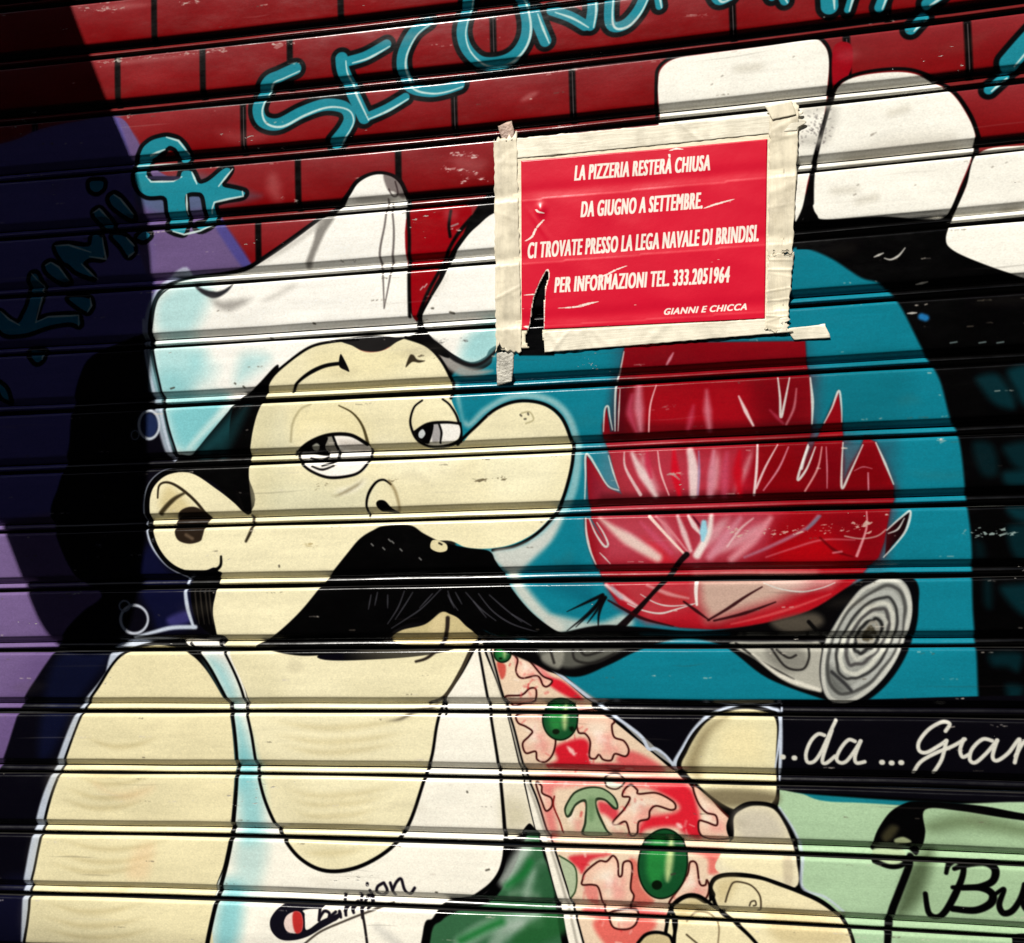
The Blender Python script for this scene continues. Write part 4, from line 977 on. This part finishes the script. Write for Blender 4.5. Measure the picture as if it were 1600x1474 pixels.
for x, sgn in ((SX0, -1), (SX1, 1)):
    yb = -BOW * x * x
    xa, xb = sorted((x - sgn * .03, x + sgn * .05))
    xo, xo2 = sorted((x + sgn * .04, x + sgn * .05))
    V, F = boxes([(xa, yb - .028, 0.0, xb, yb - .022, Z0 + .10), (xo, yb - .022, 0.0, xo2, yb + .06, Z0 + .10)])
    mesh_obj('guide_rail', V, F, steel, shutter)
V, F = boxes([(SX0, -.035, .02, SX1, .02, Z0 - 17 * P - .02)])
lower = material('painted_lower_shutter', (.02, .02, .03), .45, .5, .2, 12, .2, 30)
mesh_obj('bottom_bar', V, F, lower, shutter)

# ------------------------------------------------------------------ paper notice taped to the shutter
NA = hit([(815, 255), (1198, 219), (1194, 498), (817, 516)])
def front(x):
    return -BOW * x * x
ws_rng = np.random.default_rng(3)
WV = [(ws_rng.uniform(20, 90), ws_rng.uniform(-60, 60), ws_rng.uniform(0, 6)) for _ in range(9)]
def wrinkle(x, z, amp):
    return amp * sum(math.sin(a * x + b * z + c) / (1 + .02 * a) for a, b, c in WV) / 3.0
def sheet(name, corners, mat, parent, lift, amp=.0004, nu=70, nv=50, ragged=0.0, hole=None, press=0, crease=0, asp=1):
    """a thin sheet spanned between four traced corners, following the shutter with slight creases"""
    q = np.array(hit(corners))
    V, U, F = [], [], []
    er = np.random.default_rng(abs(hash(name)) % 1000 + int(corners[0][0]))if False else np.random.default_rng(int(corners[0][0] + corners[0][1]))
    r_l, r_r, r_t, r_b = [np.convolve(er.normal(0, 1, m + 8), np.hanning(7) / 3.5, 'valid')[:m] for m in (nv + 1, nv + 1, nu + 1, nu + 1)]
    ridge = [(er.uniform(-.4, 1.4), er.uniform(-.35, .35), er.uniform(.006, .03), er.uniform(.2, 1)) for _ in range(16)]
    top = []
    for j in range(nv + 1):
        for i in range(nu + 1):
            u, v = i / nu, j / nv
            uu = u + (ragged * r_l[j] * (u < .02) + ragged * r_r[j] * (u > .98)) * .5
            vv = v + (ragged * r_t[i] * (v < .02) + ragged * r_b[i] * (v > .98)) * .5
            p = (q[0] * (1 - uu) + q[1] * uu) * (1 - vv) + (q[3] * (1 - uu) + q[2] * uu) * vv
            y = front(p[0]) - lift - wrinkle(p[0], p[2], amp)
            if name == 'printed_sheet':                     # blister and crease at the left, slight cockling elsewhere
                y -= .0026 * math.exp(-((p[0] - BL_[0]) / .006) ** 2 - ((p[2] - BL_[2]) / .008) ** 2)
                y -= .0007 * math.exp(-(((p[0] - BL_[0]) * .8 + (p[2] - BL_[2]) * .5 + .012) / .003) ** 2 - ((p[2] - BL_[2] + .02) / .02) ** 2)
                y -= .0006 * (1 + math.sin(19 * uu + 6 * vv)) * math.sin(4 * vv + 2 * uu) ** 2 * math.sin(math.pi * uu) * math.sin(math.pi * vv) + .0003 * abs(math.sin(9 * vv - 5 * uu)) ** 8
            if name in ('printed_sheet', 'backing_sheet'):          # the sheet sags slightly over each joint
                y += .0008 * math.exp(-(((-p[2] / P) % 1.0 - .88) / .11) ** 2)
            if press:
                f_ = (-p[2] / P) % 1.0                        # tape sags a little into each joint
                y += press * math.exp(-((f_ - .90) / .10) ** 2)
            if crease:                                           # a few random puckers across the strip
                lu, lv = (uu, vv) if nu > nv else (vv, uu)
                y -= crease * min(sum(a_ * math.exp(-((lu - c_ - k_ * (lv - .5) * .25) / w_) ** 2) for c_, k_, w_, a_ in ridge), 1.3)
            top.append((p[0], y, p[2] + Z0))
    W_ = nu + 1
    keep = []
    UVS = [(i / nu, 1 - j / nv) for j in range(nv + 1) for i in range(nu + 1)]
    for j in range(nv):
        for i in range(nu):
            a = j * W_ + i
            if hole is not None:
                c = np.mean([top[a], top[a + 1], top[a + W_], top[a + W_ + 1]], 0)
                if hole(c[0], c[2] - Z0):
                    continue
            keep.append((a, a + W_, a + W_ + 1, a + 1))
    o = mesh_obj(name, top, keep, mat, parent, True, UVS)
    sm_ = o.modifiers.new("thickness", 'SOLIDIFY')
    sm_.thickness = .00025
    sm_.offset = -1
    return o
BL_ = hit([(846, 330)])[0]
TEAR = canvas(smooth(pts("856,424 858,434 853,452 851,480 850,510 849,526 852,548 846,560 838,556 826,542 822,528 828,510 831,492 834,470 842,448 850,432"), True, 3))
TEAR = np.stack([TEAR[:, 0] / RES + AX0, AZ1 - TEAR[:, 1] / RES], 1)
def in_tear(x, z):
    c = False
    m = len(TEAR)
    for i in range(m):
        x0, z0 = TEAR[i]
        x1, z1 = TEAR[(i + 1) % m]
        if (z0 > z) != (z1 > z) and x < x0 + (z - z0) * (x1 - x0) / (z1 - z0):
            c = not c
    return c
ctr = NA.mean(0)
notice = tag(empty('paper_notice', (ctr[0], front(ctr[0]) - .004, ctr[2] + Z0)), "red printed paper notice with white lettering, masking-taped to the painted shutter", "notice")
def paper_mat(name, c, rough, nz_amt, streak, bump):
    m = material(name, c, rough, .4, nz_amt, 14, bump, 70)
    n_, l_ = m.node_tree.nodes, m.node_tree.links
    tn = next(x for x in n_ if x.type == 'TEX_NOISE')
    mpn = n_.new("ShaderNodeMapping")
    mpn.inputs["Scale"].default_value = streak
    tcn = next(x for x in n_ if x.type == 'TEX_COORD')
    l_.new(tcn.outputs["Object"], mpn.inputs[0])
    for t_ in [x for x in n_ if x.type == 'TEX_NOISE']:
        l_.new(mpn.outputs[0], t_.inputs["Vector"])
    return m
K = ALB
def translucent(m, lo, hi, stain):
    n_, l_ = m.node_tree.nodes, m.node_tree.links
    b_ = n_["Principled BSDF"]
    tcn = next(x for x in n_ if x.type == 'TEX_COORD')
    t_ = n_.new("ShaderNodeTexNoise"); t_.inputs["Scale"].default_value = 34; t_.inputs["Detail"].default_value = 7; t_.inputs["Roughness"].default_value = .65
    l_.new(tcn.outputs["Object"], t_.inputs["Vector"])
    r_ = n_.new("ShaderNodeMapRange"); r_.inputs[1].default_value, r_.inputs[2].default_value = .36, .56
    r_.inputs[3].default_value, r_.inputs[4].default_value = lo, hi
    l_.new(t_.outputs[0], r_.inputs[0]); l_.new(r_.outputs[0], b_.inputs["Alpha"])
    s_ = n_.new("ShaderNodeTexNoise"); s_.inputs["Scale"].default_value = 11; s_.inputs["Detail"].default_value = 9; s_.inputs["Roughness"].default_value = .75
    l_.new(tcn.outputs["Object"], s_.inputs["Vector"])
    q_ = n_.new("ShaderNodeMapRange"); q_.inputs[1].default_value, q_.inputs[2].default_value = .5, .74
    q_.inputs[3].default_value, q_.inputs[4].default_value = 0, .55
    l_.new(s_.outputs[0], q_.inputs[0])
    x_ = n_.new("ShaderNodeMixRGB"); x_.inputs[2].default_value = (*stain, 1)
    l_.new(q_.outputs[0], x_.inputs[0])
    l_.new(next(x for x in n_ if x.type == 'HUE_SAT').outputs[0], x_.inputs[1])
    l_.new(x_.outputs[0], b_.inputs["Base Color"])
red_p = paper_mat('red_glossy_paper', tuple(dec(np.array((228, 20, 50)) / 255) * K), .3, .03, (1, 1, 1), .12)
white_p = paper_mat('yellowed_paper', tuple(dec(np.array((246, 234, 204)) / 255) * K), .55, .04, (1, 1, 3), .3)
tape_h = paper_mat('masking_tape_across', tuple(dec(np.array((246, 238, 216)) / 255) * K), .45, .10, (.5, 1, 5), .22)
tape_v = paper_mat('masking_tape_down', tuple(dec(np.array((242, 231, 204)) / 255) * K), .45, .13, (6, 1, .5), .22)
translucent(tape_h, .70, 1.0, (.46, .40, .30))
translucent(tape_v, .60, .98, (.36, .31, .23))
translucent(white_p, .97, 1.0, (.50, .42, .28))
ink_w = material('white_print', tuple(dec(np.array((252, 238, 226)) / 255) * K), .45, .4)
sheet('backing_sheet', [(800, 222), (1226, 182), (1224, 522), (806, 546)], white_p, notice, .0026, .0005, 150, 120, .002, in_tear)
sheet('tape_strip', [(803, 218), (1250, 176), (1246, 206), (804, 250)], tape_h, notice, .0031, .0005, 190, 16, .05, None, 0, .0006, 3)
sheet('tape_strip', [(836, 520), (1232, 497), (1231, 520), (838, 553)], tape_h, notice, .0031, .0005, 190, 16, .05, in_tear, 0, .0009, 3)
sheet('tape_strip', [(772, 218), (808, 212), (816, 546), (776, 556)], tape_v, notice, .0033, .0005, 24, 150, .07, None, .0016, .0006, 1)
sheet('tape_strip', [(1203, 172), (1249, 164), (1238, 400), (1199, 400)], tape_v, notice, .0033, .0005, 24, 110, .08, None, .0016, .0006, 1)
sheet('tape_strip', [(1200, 398), (1240, 396), (1229, 518), (1196, 520)], tape_v, notice, .0034, .0005, 24, 80, .10, None, .0016, .0008, 1)
sheet('tape_strip', [(776, 550), (804, 548), (800, 598), (777, 602)], paper_mat('grimy_tape', (.42, .40, .34), .5, .35, (4, 1, 4), 1.0), notice, .0012, .0006, 10, 16, .08)
sheet('loose_tape_end', [(1228, 514), (1290, 507), (1297, 529), (1240, 532)], tape_h, notice, .0026, .0012, 24, 10, .05)
sheet('loose_tape_end', [(1196, 168), (1236, 160), (1244, 182), (1206, 190)], tape_v, notice, .0046, .0012, 16, 10, .07)
sheet('loose_tape_end', [(778, 196), (800, 190), (806, 226), (790, 234)], paper_mat('brown_tape_scrap', (.40, .28, .22), .5, .3, (4, 1, 4), 1.0), notice, .0010, .0008, 10, 12, .10)
# the print: letters rasterised from Blender's own font outlines onto the red paper, plus rubbed-off marks
PC = [(815, 253), (1199, 219), (1195, 499), (816, 517)]
PWI, PHI = 1560, 1120
C4 = hit(PC)
def homog(src, dst):
    A_, B_ = [], []
    for (x, y), (u, v) in zip(src, dst):
        A_ += [[x, y, 1, 0, 0, 0, -u * x, -u * y], [0, 0, 0, x, y, 1, -v * x, -v * y]]
        B_ += [u, v]
    return np.append(np.linalg.solve(np.array(A_), np.array(B_)), 1).reshape(3, 3)
HM = homog([(c[0], c[2]) for c in C4], [(0, 0), (PWI, 0), (PWI, PHI), (0, PHI)])
def to_print(x, z):
    w_ = HM @ np.stack([x, z, np.ones_like(x)])
    return w_[0] / w_[2], w_[1] / w_[2]
INKM = np.zeros((PHI, PWI), np.float32)
def tri(ax, ay, bx, by, cx, cy):
    x0, x1 = int(max(min(ax, bx, cx), 0)), int(min(max(ax, bx, cx) + 2, PWI))
    y0, y1 = int(max(min(ay, by, cy), 0)), int(min(max(ay, by, cy) + 2, PHI))
    if x1 <= x0 or y1 <= y0:
        return
    X_, Y_ = np.meshgrid(np.arange(x0, x1) + .5, np.arange(y0, y1) + .5)
    e0 = (bx - ax) * (Y_ - ay) - (by - ay) * (X_ - ax)
    e1 = (cx - bx) * (Y_ - by) - (cy - by) * (X_ - bx)
    e2 = (ax - cx) * (Y_ - cy) - (ay - cy) * (X_ - cx)
    m = ((e0 >= 0) & (e1 >= 0) & (e2 >= 0)) | ((e0 <= 0) & (e1 <= 0) & (e2 <= 0))
    INKM[y0:y1, x0:x1] = np.maximum(INKM[y0:y1, x0:x1], m)
def lettering(text, x0, y0, x1, y1, hpx, shear, bold, spread=1.0):
    """one line of print from traced baseline start (x0, y0) to end (x1, y1), cap height hpx"""
    cu = bpy.data.curves.new("print", 'FONT')
    cu.body = text
    cu.size = 1
    cu.offset = 0
    cu.resolution_u = 4
    cu.space_character = spread
    cu.space_word = .9
    ob_ = bpy.data.objects.new("print", cu)
    col.objects.link(ob_)
    dg = bpy.context.evaluated_depsgraph_get()
    me_ = bpy.data.meshes.new_from_object(ob_.evaluated_get(dg))
    bpy.data.objects.remove(ob_)
    bpy.data.curves.remove(cu)
    co = np.array([v.co[:] for v in me_.vertices])
    me_.calc_loop_triangles()
    ts = [tuple(t.vertices) for t in me_.loop_triangles]
    bpy.data.meshes.remove(me_)
    w0, w1 = co[:, 0].min(), co[:, 0].max()
    A0, A1 = hit([(x0, y0), (x1, y1)])
    hh = (hit([((x0 + x1) / 2, (y0 + y1) / 2 - hpx)])[0] - hit([((x0 + x1) / 2, (y0 + y1) / 2)])[0])[2]
    h_ = co[:, 1] / .73
    u = (co[:, 0] - w0) / (w1 - w0)
    px_, py_ = to_print(A0[0] + (A1[0] - A0[0]) * u + shear * h_ * hh, A0[2] + (A1[2] - A0[2]) * u + h_ * hh)
    global INKM
    keep_ = INKM
    INKM = np.zeros_like(keep_)
    for a, b_, c in ts:
        tri(px_[a], py_[a], px_[b_], py_[b_], px_[c], py_[c])
    fat = INKM.copy()
    for k_ in range(1, bold + 1):                     # heavier strokes, as in the poster's bold face
        fat[:, k_:] = np.maximum(fat[:, k_:], INKM[:, :-k_])
        fat[:, :-k_] = np.maximum(fat[:, :-k_], INKM[:, k_:])
    f2 = fat.copy()
    f2[1:] = np.maximum(f2[1:], fat[:-1]); f2[:-1] = np.maximum(f2[:-1], fat[1:])
    INKM = np.maximum(keep_, f2)
lettering("LA PIZZERIA RESTERÀ CHIUSA", 898, 284, 1108, 268, 25, .12, 4, 1.16)
lettering("DA GIUGNO A SETTEMBRE.", 908, 342, 1096, 328, 26, .12, 4, 1.16)
lettering("CI TROVATE PRESSO LA LEGA NAVALE DI BRINDISI.", 825, 406, 1184, 379, 26, .12, 4, 1.16)
lettering("PER INFORMAZIONI TEL. 333.2051964", 867, 459, 1138, 443, 25, .12, 4, 1.16)
lettering("GIANNI E CHICCA", 1036, 493, 1166, 485, 10, .35, 2, 1.12)
for s, w in (("1100,328 1114,323 1128,319 1146,314", 3), ("898,440 940,434 962,424 978,418", 2.6), ("872,483 900,481 920,476 934,473", 3.6), ("818,484 830,484", 3), ("992,478 1006,475", 1.2), ("1046,237 1056,234 1066,235", 2.4), ("950,510 975,498", 1.2), ("822,379 832,372 838,360 850,346", 3),
             ("820,463 834,462 852,463", 1.6), ("1112,412 1122,408", 1.2), ("1080,326 1140,318", 1), ("820,511 828,512 830,508", 5), ("850,336 842,334 838,330", 2)):
    p_ = smooth(pts(s), False, 24)
    X_ = hit(p_)
    xx, yy = to_print(X_[:, 0], X_[:, 2])
    for i in range(len(xx)):
        r_ = (w * math.sin(math.pi * i / (len(xx) - 1)) * 2.0 + .5) * ws_rng.uniform(.35, 1)
        if ws_rng.random() < .15:
            continue
        y0, y1, x0, x1 = int(yy[i] - r_), int(yy[i] + r_) + 1, int(xx[i] - 6), int(xx[i] + 7)
        INKM[max(y0, 0):max(y1, 0), max(x0, 0):max(x1, 0)] = np.maximum(INKM[max(y0, 0):max(y1, 0), max(x0, 0):max(x1, 0)], ws_rng.uniform(.6, 1))
tx_, ty_ = to_print(np.repeat(TEAR[:, 0], 1), np.repeat(TEAR[:, 1], 1))       # white fibres along the torn edge
for i in range(len(tx_)):
    ax_, ay_, bx_, by_ = tx_[i - 1], ty_[i - 1], tx_[i], ty_[i]
    for f_ in np.linspace(0, 1, 14):
        x_, y_, r_ = ax_ + (bx_ - ax_) * f_, ay_ + (by_ - ay_) * f_, ws_rng.uniform(1, 5.5)
        a0, a1, c0, c1 = int(max(y_ - r_ * .7, 0)), int(max(y_ + r_ * .7 + 1, 0)), int(max(x_ - r_, 0)), int(max(x_ + r_ + 1, 0))
        INKM[a0:a1, c0:c1] = np.maximum(INKM[a0:a1, c0:c1], ws_rng.uniform(.4, 1))
for _ in range(2):
    I2 = np.pad(INKM, 1, mode='edge')
    INKM = (I2[1:-1, 1:-1] * 2 + I2[:-2, 1:-1] + I2[2:, 1:-1] + I2[1:-1, :-2] + I2[1:-1, 2:]) / 6
pi_ = bpy.data.images.new("notice_print", PWI, PHI, alpha=False)
buf = np.ones((PHI, PWI, 4), np.float32)
cr_lin, cw_lin = dec(np.array((216, 12, 48)) / 255) * K, dec(np.array((252, 240, 228)) / 255) * K
buf[..., :3] = enc(cr_lin * (1 - INKM[..., None]) + cw_lin * INKM[..., None])[::-1]
pi_.pixels.foreach_set(buf.ravel())
pi_.update()
pi_.pack()
del buf
n_, l_ = red_p.node_tree.nodes, red_p.node_tree.links
uvp = n_.new("ShaderNodeUVMap"); uvp.uv_map = "paint"
tip = n_.new("ShaderNodeTexImage"); tip.image = pi_; tip.interpolation = 'Cubic'; tip.extension = 'EXTEND'
l_.new(uvp.outputs[0], tip.inputs[0])
l_.new(tip.outputs[0], next(x for x in n_ if x.type == 'HUE_SAT').inputs["Color"])
sheet('printed_sheet', PC, red_p, notice, .0030, .0005, 190, 150, 0, in_tear)


# ------------------------------------------------------------------ the place round the shutter
pave = material('paving', (.06, .058, .055), .85, .3, .25, 5, .5, 30)
g = mesh_obj('pavement', [(-40, -40, 0), (40, -40, 0), (40, 40, 0), (-40, 40, 0)], [(0, 1, 2, 3)], pave)
tag(g, kind='structure')
plaster = material('aged_plaster', (.38, .33, .27), .9, .3, .18, 3, .5, 25)
V, F = boxes([(-5, -.08, .004, SX0 - .05, .32, 5.5), (SX1 + .05, -.08, .004, 5, .32, 5.5), (SX0 - .05, -.08, Z0 + .10, SX1 + .05, .32, 5.5)])
w = mesh_obj('plaster_wall', V, F, plaster)
tag(w, "aged beige plaster wall around the painted roller shutter", "wall")
V, F = boxes([(-14, -6.4, .004, 14, -6, 7.4), (-14, -6.0, 3.4, 14, -5.92, 3.55), (-14, -6.0, 7.1, 14, -5.8, 7.42)])
ob = mesh_obj('facing_building', V, F, material('facing_plaster', (.07, .06, .05), .9, .3, .2, 2, .5, 20))
tag(ob, "plain dark plaster building across the narrow street", "building")

# unseen slab added to cut sky light, clear of the sun on the mural
conc = material('blocker_concrete', (.22, .20, .17), .9, .3, .2, 4, .4, 30)
blocker = tag(empty('sky_blocker', (-.33, -.6, 3.85)), "unseen concrete slab with iron bars, added above the shutter to block sky light", "sky_blocker")
V, F = boxes([(-3.2, -1.16, 3.85, 2.6, -.081, 4.0), (-3.24, -1.2, 4.001, 2.64, -.081, 4.05)])
mesh_obj('slab', V, F, conc, blocker)
V, F = boxes([(-3.2, -1.17, 5.0, 2.6, -1.13, 5.04)] + [(-3.19 + i * .12, -1.16, 4.051, -3.175 + i * .12, -1.145, 4.999) for i in range(49)])
mesh_obj('blocker_railing', V, F, material('black_iron', (.03, .03, .03), .5, .4, .2, 30), blocker)

# unseen shape added up to the left, cut to the outline of its shadow
SH = smooth(pts("60,-140 92,-60 110,5 138,80 172,168 208,255 228,345 237,440 236,535 230,630 229,725 225,820 215,915 190,1000 150,1016 110,1014 "
          "84,998 60,965 35,905 8,835 -30,750 -75,650 -120,540 -150,400 -160,200 -160,-140"), True, 4)
X = hit(SH)
D = .78
n_ = len(X)
VB = []
for th in (0, .004):
    for q in X:
        b = Vector((q[0], -BOW * q[0] ** 2, q[2] + Z0)) + SV * D
        VB.append((b.x + .0, b.y - th, b.z))
FB = [tuple(range(n_)), tuple(reversed(range(n_, 2 * n_)))] + [(i, n_ + i, n_ + (i + 1) % n_, (i + 1) % n_) for i in range(n_)]
top = max(VB, key=lambda v: v[2])
caster = tag(empty('added_shadow_caster', (top[0], top[1], top[2])), "unseen dark shape added to cast the shadow on the left of the mural", "shadow_caster")
caster_sheet = material('caster_dark', (.05, .02, .02), .9, .2, .2, 20, .3, 90)
mesh_obj('caster_sheet', VB, FB, caster_sheet, caster)
zt = top[2] + .012
V, F = boxes([(top[0] - .20, top[1] - .014, zt - .012, top[0] + .25, top[1] + .014, zt + .012), (top[0] - .01, top[1] + .014, zt - .011, top[0] + .01, -.08, zt + .011)])
mesh_obj('caster_pole', V, F, steel, caster)
